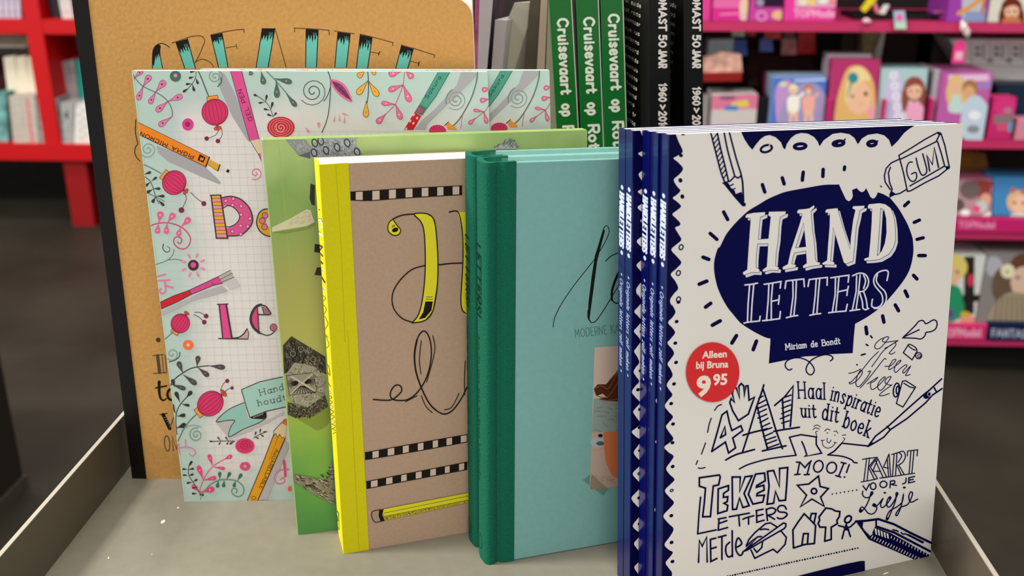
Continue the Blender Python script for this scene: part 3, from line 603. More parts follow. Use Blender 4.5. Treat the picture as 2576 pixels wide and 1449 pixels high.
p1 = '78,95 130,38 340,165 345,275 210,205 85,272'; A.fill('#3f3b33', p1); hatch('#8d897c', p1, 120, 55, 6, 1); hatch('#15130f', p1, 80, 100, 7, 1.6)
for x, y in ((190, 118), (243, 122), (140, 145), (265, 180)): A.ring('#8d897c', 1.3, x, y, 16)
p2 = '95,275 150,200 270,225 345,300 335,400 240,472 130,450 105,400'; A.fill('#958f82', p2); hatch('#5d584c', p2, 150, 20, 6, 1.2); hatch('#c6c1b2', p2, 90, 110, 5, 1.2)
A.fill('#8f897e', '100,280 262,262 290,380 118,402'); A.line('#3c382f', 1.4, '100,280 262,262 290,380 118,402', 0, 1)
for sx_, sy_, c_ in ((152, 328, 0), (232, 316, 1)):
    A.dot('#1c1914', sx_, sy_, 22, 15, -20)
    for k in range(10):
        a = math.radians(-60+k*13+(180 if not c_ else 0)); A.line('#2c2820', 1.3, '%f,%f %f,%f' % (sx_, sy_, sx_+46*math.cos(a), sy_+34*math.sin(a)), 0)
for k in range(9): A.line('#1c1914', 1.8, '%d,%d %d,%d' % (178+k*4, 345, 125+k*19, 388), 0)
A.line('#b5afa2', 4, '130,285 270,372', 0); A.line('#b5afa2', 3, '260,270 125,392', 0)
p3 = '108,445 240,480 338,400 358,470 262,532 150,540 108,520'; A.fill('#4c463a', p3); hatch('#8d8672', p3, 90, 40, 5, 1.2); hatch('#211d16', p3, 60, 120, 5, 1.5)
p4 = '145,888 350,925 382,790 398,1078 300,1030 200,970 145,930'; A.fill('#857d70', p4); hatch('#3c362c', p4, 110, 25, 9, 1.6); hatch('#b3ab9c', p4, 70, 25, 7, 1.2)
A.v = C8; p5 = '1265,1155 1400,1065 1520,1020 1580,1060 1625,1150'; A.fill('#b7bdb8', p5); hatch('#757c7c', p5, 60, -50, 7, 1.3)
A.line('#6c7274', 1.6, '1310,1130 1400,1080 1480,1060 1530,1040 1520,1090 1560,1130')
A.build('cover_print', Gk.root)
for i, (dx, L) in enumerate([(.0002, 'second slim green book, directly behind the front copy'), (.0, 'rearmost of the slim green books')]):
    dup(Gk.root, L, move=(dx, .0031*(i+1), 0))
# ================================================================== YELLOW BOOK
Yb = Book('yellow_book', 'thick beige book with bright yellow spine and a large yellow script capital', None, (865, 1393), (1175, 1333), 2.5, .0215, (803, 414), (1162, 399), w=.092, yaw=20)
beige_m = mat('#b3957d', .75, bump=.15, scale=500, var=.05); yel_m = mat('#e4da16', .6, bump=.15, scale=600, var=.03)
paperback(Yb, beige_m, yel_m, page_m, .0006)
yt = [Yb.pl(*q) for q in ((865, 1393), (928, 1382), (876, 410.6), (803, 414))]
mesh('spine_wrap', *slab([(0, 0), yt[1], (yt[2][0], Yb.TL[1]), Yb.TL], -.0003, 0), mat('#d2c80e', .65, bump=.15, scale=600, var=.03, spec=.15), Yb.root)  # front of the yellow tape in a darker copy, its shade put into colour
A = Art(Yb.pl, Yb.quad, rough=.7); A.y = -.00033; BK = '#1b1512'
A.v = C1; A.line('#b3a71e', 1.4, '538,272 575,820 600,1449', 0); A.v = C2; A.line('#b3a71e', 1.4, '478,0 548,1360', 0)
def checks(top, bot, xs):
    t = A.pts(top); b = A.pts(bot); v = A.v
    def yy(pl, x):
        for i in range(len(pl)-1):
            if x <= pl[i+1][0] or i == len(pl)-2: return pl[i][1]+(pl[i+1][1]-pl[i][1])*(x-pl[i][0])/(pl[i+1][0]-pl[i][0])
    X = [v[0]+x/v[2] for x in xs]
    for i in range(0, len(X)-1):
        a, c = X[i], X[i+1]; q = [(a, yy(t, a)), (c, yy(t, c)), (c, yy(b, c)), (a, yy(b, a))]
        A.v = V1
        A.fill(BK if i % 2 == 0 else '#cdb7a4', q)
        if i % 2: 
            w_ = [(a+.5, yy(t, a)), (c-.5, yy(t, c)), (c-.5, yy(b, c)), (a+.5, yy(b, a))]; A.raw_line(BK, 1.4, w_, 0, 1)
        A.v = v
    A.raw_line(BK, 2, t, 1); A.raw_line(BK, 2, b, 1)
A.v = C1; checks('637,455 740,449 1000,432 1375,414', '640,508 770,511 1000,494 1375,472', [637, 668, 720, 778, 832, 888, 940, 998, 1050, 1105, 1155, 1208, 1255, 1310, 1360, 1375])
A.v = C2; checks('585,757 900,700 1215,645', '588,800 900,748 1215,690', [585, 628, 672, 722, 768, 815, 858, 908, 948, 1000, 1038, 1085, 1125, 1173, 1215])
checks('592,936 900,876 1215,815', '597,978 900,920 1215,860', [594, 618, 665, 712, 757, 805, 845, 895, 937, 985, 1025, 1075, 1110, 1162, 1200, 1215])
A.fill('#a89a2a', '700,1150 1230,1045 1230,1065 705,1178'); random.seed(5)
for k in range(70): x = random.uniform(705, 1210); A.dot('#5a4c18' if k % 2 else '#e0d24a', x, 1164-(x-700)*.212+random.uniform(-8, 8), 3)
A.fill('#dfd52c', '690,1106 1230,1002 1230,1048 700,1150'); A.line('#6a5e14', 1.3, '700,1130 1230,1022', 0); A.line('#6a5e14', 1.1, '700,1150 1230,1047', 0); A.line('#6a5e14', 1.2, '690,1106 1230,1002', 0)
A.fill('#ab8e78', '632,1120 680,1108 690,1180 655,1188 632,1160', 1); A.line(BK, 1.8, '680,1108 632,1120 626,1150 645,1185 690,1178'); A.fill(BK, '672,1112 700,1105 690,1140 706,1178 680,1182 668,1145')
A.v = C1
A.fill('#dfd52c', '1058,600 1130,597 1178,622 1200,690 1215,900 1208,1080 1180,1240 1130,1305 1045,1322 1090,1260 1120,1130 1132,950 1128,740 1105,650')
A.line(BK, 2.8, '1045,1322 1090,1260 1118,1130 1132,950 1126,740 1105,655 1058,602 1130,597 1178,622 1200,690 1215,900 1210,1080 1182,1240 1130,1305 1045,1322')
A.line(BK, 3, '1060,600 980,608 920,632'); A.fill('#dfd52c', '915,640 888,670 888,712 918,740 955,735 968,705 950,680', 1); A.line(BK, 2.4, '920,632 890,662 886,710 918,740 955,736 968,705 945,678 920,640'); A.dot(BK, 932, 706, 22, 15, -20)
A.line(BK, 1.5, '912,680 928,672', 0); A.line(BK, 1.5, '910,690 930,680', 0)
A.line(BK, 2.8, '1128,942 1040,970 960,1045 915,1130 920,1220 975,1290 1045,1318'); A.line(BK, 3, '1216,938 1300,928 1376,925')
A.fill(BK, '1132,1180 1182,1180 1172,1240 1132,1288 1088,1300 1118,1250'); A.line(BK, 1.4, '1140,1150 1180,1150', 0); A.line(BK, 1.4, '1136,1165 1180,1166', 0)
A.fill('#dfd52c', '1342,588 1420,585 1420,1300 1385,1250 1370,1200 1380,920 1372,680'); A.line(BK, 2.8, '1290,588 1342,582 1366,640 1380,760 1380,950 1368,1150 1375,1230 1400,1260')
A.v = C2
A.line(BK, 3, '635,428 740,432 790,400 812,370 800,342 770,342 745,375 742,410 770,432 850,428 915,375 965,290 992,180 990,80 965,15 935,10 905,60 890,150 898,250 930,350 980,450 1030,500 1080,518 1130,490 1180,420 1215,350')
A.line(BK, 4.4, '905,60 890,150 898,250 930,350 980,450 1030,500', 1, 0, 3)
for q in ('932,65 920,180 930,270', '1003,35 1015,130 965,320', '835,442 905,405', '932,405 960,470 1000,510', '1075,492 1120,475 1165,390', '1203,190 1198,300 1200,400'): A.line(BK, 2, q)
A.build('cover_print', Yb.root)
def spine_art(B, x_off=-.00003, dep=0.0):
    """art object laid on the left face: u runs from the front edge backwards (negative), v is the height"""
    ez = (B.pl.ex*B.TL[0]+B.pl.ez*B.TL[1]).normalized(); ey = B.pl.ez.cross(B.pl.ex); pl = Plane(B.pl.o, -ey, ez)
    return pl
def spine_build(A, name, B, par=None):
    o = A.build(name, par or B.root); t = math.atan2(B.TL[0], B.TL[1])
    o.matrix_local = Matrix.Rotation(t, 4, 'Y') @ Matrix.Rotation(-math.pi/2, 4, 'Z'); return o
pl = spine_art(Yb); A = Art(pl, [(-.021, 0), (0, 0), (0, .24), (-.021, .24)], rough=.6); A.y = -.00025; A.v = C1
WH = '#f0e9dc'
A.line(WH, 4, '392,290 400,440', 0); A.line(BK, 1.2, '384,285 392,440', 0); A.line(BK, 2, '400,455 408,480 400,520'); A.dot(BK, 433, 573, 4)
A.line(WH, 4.5, '405,640 440,640 452,670 450,690', 0); A.line(BK, 1.2, '400,632 445,632 456,660', 0); A.line(WH, 4.5, '415,700 440,735 452,745'); A.line(BK, 1.3, '410,695 440,725'); A.line('#6b4c3c', 4, '420,800 452,822 428,850 455,880', 0); A.line(BK, 1.2, '415,795 455,815', 0)
for k, q in enumerate(('430,905 455,930', '432,960 462,985', '436,1000 470,1055', '440,1075 472,1110')): A.line(WH if k % 2 else '#6b4c3c', 4, q, 0); A.line(BK, 1.2, q, 0)
A.line('#8c8010', 2, '440,1130 475,1160 450,1190 480,1230 460,1270'); A.line('#8c8010', 2, '470,1280 490,1330 465,1380 490,1420')
A.v = C2; A.line('#8c8010', 1.8, '340,30 355,60 365,90 350,110 340,80'); A.line('#6a5a10', 1.6, '345,200 365,230 370,280 355,260 360,320 375,350')
for k in range(9): A.line('#6a5a10' if k % 3 else '#b98a9a', 1.5, '%d,%d %d,%d %d,%d' % (352+k*4, 370+k*30, 378+k*4, 385+k*30, 360+k*4, 400+k*30))
A.line(BK, 1.6, '408,1110 424,1130 428,1235 412,1200 408,1110', 0); A.line(BK, 1.2, '413,1130 420,1180', 0)
spine_build(A, 'spine_print', Yb)
# ================================================================== TEAL HARDBACKS
T = Book('teal_book', 'teal hardback with dark green cloth spine and black script, front one of the pair', 'teal hardbacks', (1221, 1423), (1560, 1364), 2.5, .018, (1217, 411), (1562, 399), w=.165, yaw=19)
cloth_m = mat('#12604a', .9, bump=.8, scale=900, var=.12, spec=.15); teal_m = mat('#78aaa4', .6, bump=.12, scale=300, var=.04)
H_ = T.TL[1]; SX = T.TL[0]
def extr(prof, z0, z1, shx):
    """profile in (x, y) swept upwards, following the sideways lean shx"""
    n = len(prof); v = [(x+shx*z0/H_, y, z0) for x, y in prof]+[(x+shx*z1/H_, y, z1) for x, y in prof]
    return v, [tuple(range(n-1, -1, -1)), tuple(range(n, 2*n))]+[(i, (i+1) % n, (i+1) % n+n, i+n) for i in range(n)]
tt = T.t; ztop = T.TL[1]
TRz = T.TR
cw = T.pl(1299, 410)[0]-SX
# cloth: from the front board edge over the joint, round the spine, to the back board
prof = [(cw, -.0003), (.0125, -.0003), (.0098, .0002), (.0086, .0016), (.0076, .0018), (.0062, .0006), (.004, -.0002), (.0022, -.0001), (.0006, .0012), (-.0002, .004), (-.0009, tt*.5), (-.0002, tt-.004), (.0006, tt-.0012), (.0022, tt), (.0062, tt-.0006), (.0076, tt-.0018), (.0098, tt), (cw, tt),
        (cw, tt-.0024), (.011, tt-.0024), (.0045, tt-.003), (.003, tt-.005), (.0025, tt*.5), (.003, .005), (.0045, .003), (.011, .0024), (cw, .0024)]
o = mesh('cloth_spine', *extr(prof, 0, ztop, SX), cloth_m, T.root)
for p in o.data.polygons:
    if abs(p.normal.z) < .5: p.use_smooth = True
o.data.set_sharp_from_angle(angle=.7)
dTop = (T.TR[1]-T.TL[1])/T.w
for nm, y0, y1 in (('front_board', 0, .0024), ('back_board', tt-.0024, tt)):
    q = [(.0135, 0.0004), (T.w, 0.0004), (T.w+SX, ztop+dTop*T.w), (.0135+SX, ztop+dTop*.0135)]
    o = mesh(nm, *slab(q, y0, y1), teal_m, T.root); addbev(o, .0005)
mesh('page_block', *slab([(.004, .0035), (T.w-.004, .0035), (T.w-.004+SX, ztop+dTop*T.w-.0035), (.004+SX, ztop-.0035)], .0026, tt-.0026), page_m, T.root)
A = Art(T.pl, [(cw, 0), (T.w, 0), (T.w+SX, ztop+dTop*T.w), (cw+SX, ztop+dTop*cw)], rough=.6); A.y = -.00006; A.v = (1150, 360, 2.684)
A.line(BK, 2, '648,1243 655,1190 680,1130 720,1060 800,945 880,845 940,765 1000,665 1025,600 1018,565 1000,560 985,590 975,640')
A.fill('#151515', '985,580 998,590 972,690 945,800 928,930 908,1080 893,1190 882,1175 886,1080 908,900 930,760 955,680'); A.line(BK, 6, '888,1130 886,1180 905,1212', 1, 0, 2); A.line(BK, 2.2, '905,1212 940,1198 1000,1110 1060,1010 1120,920 1160,880')
A.line(BK, 7, '1105,850 1070,920 1045,1000 1045,1060', 1, 0, 5); A.line(BK, 3, '1045,1060 1075,1082 1120,1060 1160,1000'); A.line(BK, 2.4, '1002,797 1040,762 1100,738 1160,732')
A.v = V1; A.glyphs('#4f7c74', 1.8, 'MODERNE KALLIGRAFIE', [(1447, 849), (1562, 836), (1700, 822)], 21, sx=.72)
A.v = (1150, 860, 2.46)
A.fill('#5f8a80', '830,815 935,910 905,952 778,855')
A.fill('#c9b2a2', '850,35 1200,10 1195,870 820,915'); A.fill('#8e9b92', '845,350 1200,330 1200,560 832,560'); hatch('#7b8a83', '845,360 1100,340 1100,550 835,555', 40, 10, 14, 3)
A.fill('#4f2a1a', '845,290 870,262 920,262 960,220 1010,150 1200,60 1200,380 1020,370 930,365 880,350 930,345 900,320 860,335', 0)
for q in ('850,290 890,270 930,290 960,250 1005,165', '860,330 910,345 950,320 1000,240', '880,355 940,362 1000,350', '940,240 985,190 1005,160'): A.line('#8a4c30', 2.2, q)
A.fill('#b7a08f', '832,560 1000,555 1010,890 820,915'); A.dot('#aab0b0', 870, 620, 45, 30); A.dot('#16181a', 886, 580, 15, 11); A.dot('#47585a', 886, 628, 26, 13); A.line('#c98a78', 2, '838,670 880,668 905,650')
A.fill('#cf7447', '905,558 1200,545 1200,900 1010,850 960,830 920,745 908,650', 0); hatch('#a98f78', '830,820 950,830 1000,880 825,910', 30, -20, 6, 2)
A.fill('#8f7d6c', '830,815 935,910 870,912 822,912')
A.build('cover_print', T.root)
pl = spine_art(T); A = Art(pl, [(-.0175, 0), (-.0005, 0), (-.0005, .24), (-.0175, .24)], rough=.8); A.y = -.0011
hh = lambda y: pl(1200, y)[1]
def down(A, text, c, y0, y1, dep, size, wd, shear=0, serif=0, stroke=True):
    """text reading downwards; y0,y1 photo rows on the front edge, dep metres behind it, size metres"""
    # work straight in metres: identity map
    mp = A.map; A.map = lambda a, b: (a, b)
    n = 1; A.v = V1
    # path runs downwards, cap height towards the right (towards the viewer's right = smaller depth)
    p = [(-dep*5000, -y0*5000), (-dep*5000, -y1*5000)]; A.map = lambda a, b: (a/5000, -b/5000)
    A.glyphs(c, wd*5000, text, p, size*5000, serif, shear, sx='fit'); A.map = mp
down(A, 'LETTERS!', '#06251b', hh(603), hh(787), .012, .0066, .0011, .1); down(A, 'Aan de slag met moderne kalligrafie', '#0c3a2c', hh(830), hh(1190), .0105, .003, .0004)
A.map = lambda a, b: (a/5000, b/5000); A.v = V1; A.ring('#155240', 2.5, -45, hh(1335)*5000, 15, 25)
spine_build(A, 'spine_print', T)
dup(T.root, 'rear one of the two teal hardbacks with green cloth spine', move=(-.0018, .0186, 0))
# ================================================================== NAVY AND WHITE BOOKS (front stack)
Hb = Book('lettering_book', 'white and navy lettering book with red price sticker, front copy of its stack', 'white and navy lettering books', (1662, 1551), (2340, 1398), 6.0, .0078, (1681, 338), (2424, 311), yaw=21.1)
wht_m = mat('#e4dfd8', .38, spec=.3); nav_m = mat('#070b52', .22, coat=.4)
paperback(Hb, wht_m, nav_m, mat('#f6f6f6', .6), .0005)
for c_ in Hb.root.children:
    if c_.name.startswith('back_cover'): c_.data.materials[0] = nav_m; c_.data.vertices.foreach_set('co', [k for v in c_.data.vertices for k in (v.co.x, v.co.y-(.0003 if v.co.y < Hb.t-.0002 else 0), v.co.z+(.00005 if v.co.z > .1 else 0))])
NV = '#04043a'; NV2 = '#040542'
A = Art(Hb.pl, Hb.quad, rough=.4, spec=.06); A.y = -.00003
E1, E2 = (1550, 280, 2.896), (1550, 760, 2.104)
wave = P(E1, '415,60 425,110 430,150 455,220 483,280 478,305 440,328 418,343 450,370 487,415 465,455 425,490 422,510 445,548 468,578 440,610 413,632 448,662 473,693 442,722 410,750 440,783 468,815 458,835 430,848 452,890 475,935 440,970 402,1008 440,1055 475,1102 440,1145 398,1188 430,1235 452,1290 420,1330 393,1375 405,1420')
wave += P(E2, '293,10 314,50 300,78 275,108 297,135 312,162 288,195 272,218 298,250 306,275 286,305 272,328 288,355 299,388 280,415 268,440 284,468 298,492 275,520 258,550 278,580 301,608 276,640 264,660 282,690 303,722 282,745 255,768?'.replace('?', ''))
wave += P(E2, '278,795 304,815 288,845 265,880 282,910 309,938 290,962 258,998 285,1035 306,1062 280,1095 250,1132 276,1170 304,1200 285,1240 256,1282 278,1310 300,1325 282,1352 262,1380 280,1410 296,1435 285,1480 262,1510 285,1550 300,1600 280,1680')
sw = smooth(wave, False, 4)
A.fill(NV, [(1600, 300)]+sw+[(1600, 1620)])
A.v = E1
for x, y in ((487, 163), (472, 322)): A.dot(NV, x, y, 15, 13)
for x, y in ((468, 503), (482, 621)): A.dot(NV, x, y, 15, 17, -20)
for x, y in ((473, 990), (453, 1178), (454, 1371)): A.ring(NV, 3.4, x, y, 14, 19, 20)
A.v = E2
for i, (x, y) in enumerate(((330, 0), (320, 103), (313, 217), (317, 319), (306, 433), (291, 537), (301, 645), (298, 744), (299, 870), (294, 997), (292, 1130), (293, 1272), (298, 1373))):
    A.dot(NV, x, y, 11, 9, -25)
    if i in (9,): A.dot('#c8c5cc', x, y, 4)
S1, S2 = (1720, 280, 4.26), (2080, 280, 4.26)
top = P(S1, '600,150 612,215 650,300 700,375 735,412')+P(S1, '735,412 775,355 820,300 870,265 920,255 985,278 1040,330 1062,385 1075,405')+P(S1, '1088,405 1105,350 1150,285 1200,248 1260,232 1330,240 1395,275 1435,325 1453,372')+P(S1, '1460,370 1500,310 1560,268')+P(S2, '60,243 150,230 240,245 295,285 318,330 333,352')+P(S2, '340,345 375,292 440,252 540,238 615,258 665,305 688,365 695,382')+P(S2, '705,372 760,318 830,230 880,190 945,150 945,90')
A.v = V1; A.fill(NV, top)
A.v = S1; A.ring(NV, 6, 885, 400, 62, 36, -18); A.ring(NV, 8.5, 1247, 375, 62, 26, -5)
A.line('#d5d0cc', 2.5, '905,385 930,345', 0)
A.v = S2; A.ring(NV, 8.5, 125, 343, 58, 24, -8); A.line(NV, 4, '175,330 195,298', 0); A.ring(NV, 9, 483, 345, 44, 24, -8); A.line(NV, 4, '520,330 545,318', 0)
A.v = S1; A.dot(NV, 1625, 350, 34, 30)
# bulb
bulb = P(S1, '1630,785 1500,788 1300,822 1100,860 1000,895 900,940 800,1000 700,1060 620,1130 560,1190 500,1258 450,1325 420,1385 385,1455')+P((1720, 600, 3.624), '310,90 280,190 276,290 300,420 345,535 400,630 440,680 485,735 530,780 640,850 740,900 790,912')
bulb = smooth(bulb, False, 3)+P((1720, 600, 3.624), '788,960 775,1140 900,1115 1000,1095 1100,1075')+P((2060, 600, 3.624), '-20,1070 100,1055 308,1045 318,900 330,778')+smooth(P((2060, 600, 3.624), '330,778 430,722 520,660 600,590 680,500 760,400 820,300 850,200 862,100 855,0'), False, 3)
bulb += smooth(P((2060, 470, 5.573), '1310,700 1250,540 1170,390 1100,280 1010,170'), False, 3)[1:]+P(S2, '675,925 600,885 545,868 530,905 510,930 490,935 465,915 440,860 420,822 405,850 385,864 365,864 345,850 320,822 270,842 278,910 262,945 235,964 205,945 160,850 130,782')
A.v = V1; A.fill(NV2, bulb)
# HAND
L1, L2 = (1860, 470, 5.573), (2060, 470, 5.573)
def bigletter(view, q, hole=None):
    p = P(view, q); hs = [P(view, hole)] if hole else []
    A.v = V1; off = lambda pp: [(x+6, y+6.5) for x, y in pp]
    A.fill('#d9d7e2', off(p), 0, [off(h) for h in hs]); A.raw_line('#0a0838', 2.6, p, 0, 1)
    for h in hs: A.raw_line('#0a0838', 2.6, h, 0, 1)
    A.fill('#e8e3dc', p, 0, hs)
bigletter(L1, '85,410 108,385 200,365 360,355 355,398 290,425 275,560 262,738 408,728 440,420 405,400 415,350 650,345 640,390 570,420 555,520 540,740 515,900 500,1105 550,1130 540,1170 430,1165 340,1190 320,1170 385,1120 400,900 405,795 250,797 232,1000 230,1130 280,1160 275,1200 180,1195 60,1235 48,1200 110,1160 120,1000 145,640 160,450 130,430 90,435')
bigletter(L1, '810,345 830,320 920,312 980,302 1045,258 1050,290 1000,340 1020,600 1045,760 1060,1000 1075,1050 1130,1065 1120,1095 1000,1110 900,1140 890,1110 945,1070 935,895 770,922 745,1000 730,1080 790,1095 780,1130 610,1160 606,1125 680,1085 720,900 780,720 840,540 885,385 860,370 815,372', '900,490 935,842 782,858 848,655')
bigletter(L2, '88,345 110,315 260,300 275,360 330,560 435,880 450,700 480,470 512,325 470,300 480,272 640,265 630,300 570,330 555,420 520,560 500,800 475,1040 380,1078 350,1060 270,800 198,560 180,800 160,1035 215,1060 210,1095 60,1090 42,1075 115,1030 130,800 150,560 155,390 120,360 95,362')
bigletter(L2, '685,275 700,245 850,230 930,245 1005,300 1045,400 1068,560 1072,750 1040,850 980,940 850,1015 740,1030 640,1035 632,1010 700,985 720,780 740,500 745,305 690,305', '862,295 915,325 942,440 948,640 925,790 880,900 820,970 815,960 830,780 850,500')
A.v = (1850, 670, 6.3); WL = '#dcdbea'
for q in ('225,290 200,600 190,880', '290,280 262,600 248,860', '150,295 250,285 350,265', '135,900 190,885 380,865 392,790',
          '455,285 600,262 722,240 708,345', '530,280 518,550 490,860', '590,270 568,520 568,850', '570,556 690,528', '695,460 690,530 680,600', '430,862 560,848 700,828 712,715',
          '785,350 802,232 940,215 1082,200 1092,322', '910,230 912,480 872,790', '965,225 955,500 925,775', '805,815 900,790 988,778',
          '1150,318 1168,210 1300,192 1455,176 1452,300', '1280,205 1265,450 1230,760', '1335,198 1312,450 1290,750', '1178,775 1260,758 1352,748',
          '1510,182 1650,160 1798,140 1785,250', '1585,180 1580,450 1535,720', '1640,170 1620,420 1592,700', '1630,402 1775,370', '1790,315 1775,380 1765,460', '1475,735 1600,720 1750,708 1772,600',
          '1920,150 1912,400 1850,700', '1975,140 1950,400 1912,680', '1812,705 1970,682', '2110,668 2060,688'): A.line(WL, 3.6, q, 0)
for q in ('1855,150 1960,108 2060,130 2108,220 2092,320 2030,390 1950,402', '2030,140 2062,230 2030,350', '1965,410 2010,560 2020,660 2060,688', '2030,400 2070,520 2090,660',
          '2400,225 2420,85 2345,65 2245,110 2192,200 2202,290 2260,370 2320,450 2332,560 2290,630 2225,655 2160,630 2170,520', '2250,130 2232,230 2290,320 2368,400 2392,500 2362,600 2295,655 2200,668'): A.line(WL, 3.6, q)
A.v = V1; A.glyphs('#dddcea', 2.5, 'Miriam de Bondt', [(1976, 880), (2050, 872), (2116, 864)], 14.5, .1, sx='fit')
# rays
def rays(view, wd, lst, c=NV):
    A.v = view
    for q in lst: A.line(c, wd, q, 0)
rays(S1, 9, ['842,785 868,865', '1055,712 1075,778', '1280,652 1270,738', '1493,622 1490,698', '427,1078 470,1160', '282,1308 355,1372'])
rays(S2, 8.5, ['190,595 186,625', '875,972 832,1012', '992,1165 935,1190', '1032,1355 965,1372'])
rays((1720, 600, 3.624), 9.5, ['175,170 228,190', '140,416 210,388', '198,625 245,590', '260,790 332,750', '438,952 480,885', '633,1012 662,935'])
rays((2060, 600, 3.624), 9, ['910,155 968,155', '862,335 893,368', '785,478 808,528', '695,605 725,658', '580,705 592,762', '428,808 436,868'])
rays((2060, 600, 3.624), 4, ['470,886 484,905', '430,965 446,975', '386,1062 420,1052', '345,1150 347,1151'])
rays(S2, 3, ['575,800 585,810'])
# pencil top left, eraser
A.v = S1
for q in ('285,215 350,470 400,660 440,762', '355,215 395,400 440,580 478,745', '430,215 470,420 545,692', '485,215 560,500 610,660'): A.line(NV, 4.2, q)
A.line(NV, 4.6, '610,660 630,760 640,960', 0)
for k in range(10): A.line(NV, 3.2, '%d,%d %d,%d' % (312+k*13, 300+k*46, 352+k*12, 245+k*47), 0)
A.line(NV, 4, '420,770 500,745 545,695 580,715 612,692', 0); A.fill(NV, '420,770 440,760 480,770 500,815 545,850 555,885 620,862 640,965 668,995 655,1020 625,1015 540,920')
A.line(NV, 3.4, '490,800 530,780', 0); A.line(NV, 3, '515,840 550,825', 0)
A.v = S2
for q in ('770,472 900,395 1050,300 1190,225 1222,240 1262,360 1312,600 1200,690 1050,765 900,850 862,858 820,660 772,480', '790,512 980,420 1170,325 1200,262', '1185,325 1225,450 1262,588', '1262,585 1080,690 888,800',
          '768,516 690,552 635,610 615,690 625,760 680,840', '680,600 658,660 670,760 697,830', '700,832 690,862 735,890 780,880 850,838'): A.line(NV, 3.4, q, 0)
A.fill(NV, '1180,232 1222,222 1222,250 1200,262'); A.fill(NV, '1262,585 1318,590 1312,618 1280,625'); A.fill(NV, '685,850 740,890 672,925 668,890')
A.line(NV, 3.2, '915,545 880,548 855,610 865,690 900,745 940,745 962,700 950,655 905,672'); A.line(NV, 3.4, '955,500 975,590 1010,675 1045,680 1070,640 1055,560 1025,455'); A.line(NV, 3.6, '1100,640 1085,540 1068,470 1130,570 1150,388 1175,500 1195,600', 0)
# flourish under the bulb
A.v = (1720, 600, 3.624)
A.line(NV, 3.2, '985,1188 955,1198 925,1165 935,1120 990,1092 1060,1088 1130,1115 1178,1165 1188,1210 1160,1242 1125,1225 1115,1180 1150,1120 1210,1080 1290,1058 1345,1070 1358,1095 1335,1115')
# drawings of the lower half
F1, F2, F3, F4 = (1700, 940, 4.83), (2000, 900, 4.2625), (1700, 1150, 4.846), (1980, 1150, 4.845)
def lines(view, wd, txt, sm=1, c=NV, closed=0):
    A.v = view
    for q in txt.split('|'): A.line(c, wd, q, sm, closed)
lines(F1, 4.4, '760,570 690,450 655,350 672,300 712,348 685,240 705,172 735,172 775,305 765,150 795,118 825,150 830,285 850,150 875,145 890,322 955,285 930,350 880,490 760,570', 0)
lines(F1, 4.4, '435,945 500,720 560,500 620,455 650,590 680,690 790,632 812,690 690,780 725,900 640,962 602,830 435,945|540,778 595,642 605,738 540,778|1068,135 1050,200 980,400 890,700 810,950|1060,190 1130,400 1220,700 1295,910|990,400 1050,680 1112,905|815,748 940,710 1060,682 1110,668|1190,700 1300,680 1500,650|605,1048 680,1005 750,975 955,920|1050,938 1200,905 1338,875|1200,385 1320,282 1425,148 1410,400 1390,640|1295,310 1312,660', 0)
lines(F1, 3.6, '1005,300 1060,270|995,370 1085,322|985,425 1112,372|990,480 1100,430|995,540 1105,492|1020,595 1120,540|1035,650 1140,600|1055,695 1165,655|1062,765 1175,715|1078,810 1212,765|1090,855 1225,805|1105,905 1250,855|1310,290 1400,258|1290,355 1392,320|1288,420 1395,378|1285,485 1390,442|1268,548 1380,500|1285,600 1375,572', 0)
lines(F1, 3, '470,445 510,392 555,374|430,540 405,610 385,712|360,840 335,910 310,975|265,1055 245,1102|270,1145 310,1150 355,1138')
lines(F1, 3.6, '770,1158 850,1115 950,1080 1150,1030 1460,990'); lines(F1, 3.8, '1460,992 1380,772 1450,755 1520,740 1600,752 1705,768 1705,860 1770,965 1565,1005 1590,985 1560,890 1530,825', 0)
lines(F2, 3.8, '350,1042 420,1000 500,915 640,930 782,945', 0); lines(F2, 3.6, '350,1040 500,1055 600,1090 630,1120 665,1126')
lines(F2, 1.8, '235,850 225,815 220,795 240,785|190,770 220,750 260,765|200,735 235,720 270,740|315,785 345,762 375,775|415,790 440,785 458,808|345,860 342,895 365,912 385,880|290,890 300,940 345,968 400,950 432,908|275,882 295,888 312,880|415,905 445,912|505,830 545,825|515,858 532,872 500,910'); A.dot(NV, 345, 805, 7); A.dot(NV, 425, 828, 6)
lines(F2, 3.8, '780,950 860,840 990,740 1200,550 1370,400 1440,345 1570,225|780,950 870,900 950,850 1020,770 1200,650 1400,480 1470,400 1575,330|985,735 1022,772|1490,320 1515,365', 0); A.dot(NV, 1412, 400, 44, 34, -45); A.ring('#c8c4d4', 1.4, 1440, 390, 22); A.fill(NV, '780,955 800,915 830,905 850,915')
lines(F2, 2.8, '1150,250 1185,245 1290,312 1280,332 1155,527 1085,490 1150,250|1165,272 1230,312 1285,325', 0); A.ring(NV, 3.4, 1085, 345, 32, 75, 8); A.ring(NV, 3.4, 1098, 345, 15, 42, 5)
B1 = (2060, 600, 3.624)
lines(B1, 2.8, '815,965 768,1040 848,1105 895,1025', 0); A.v = B1; A.ring(NV, 2.6, 852, 990, 46, 14, 32); A.ring(NV, 2.6, 908, 1067, 28); A.ring(NV, 2, 912, 1070, 13)
lines(B1, 3, '762,905 870,800 905,758 940,745 960,760 972,776 1000,765 1040,742 1068,750 1076,785 1060,825 1020,848 975,856 965,885 930,914 870,908 762,905|770,898 910,832'); A.dot(NV, 910, 832, 7)
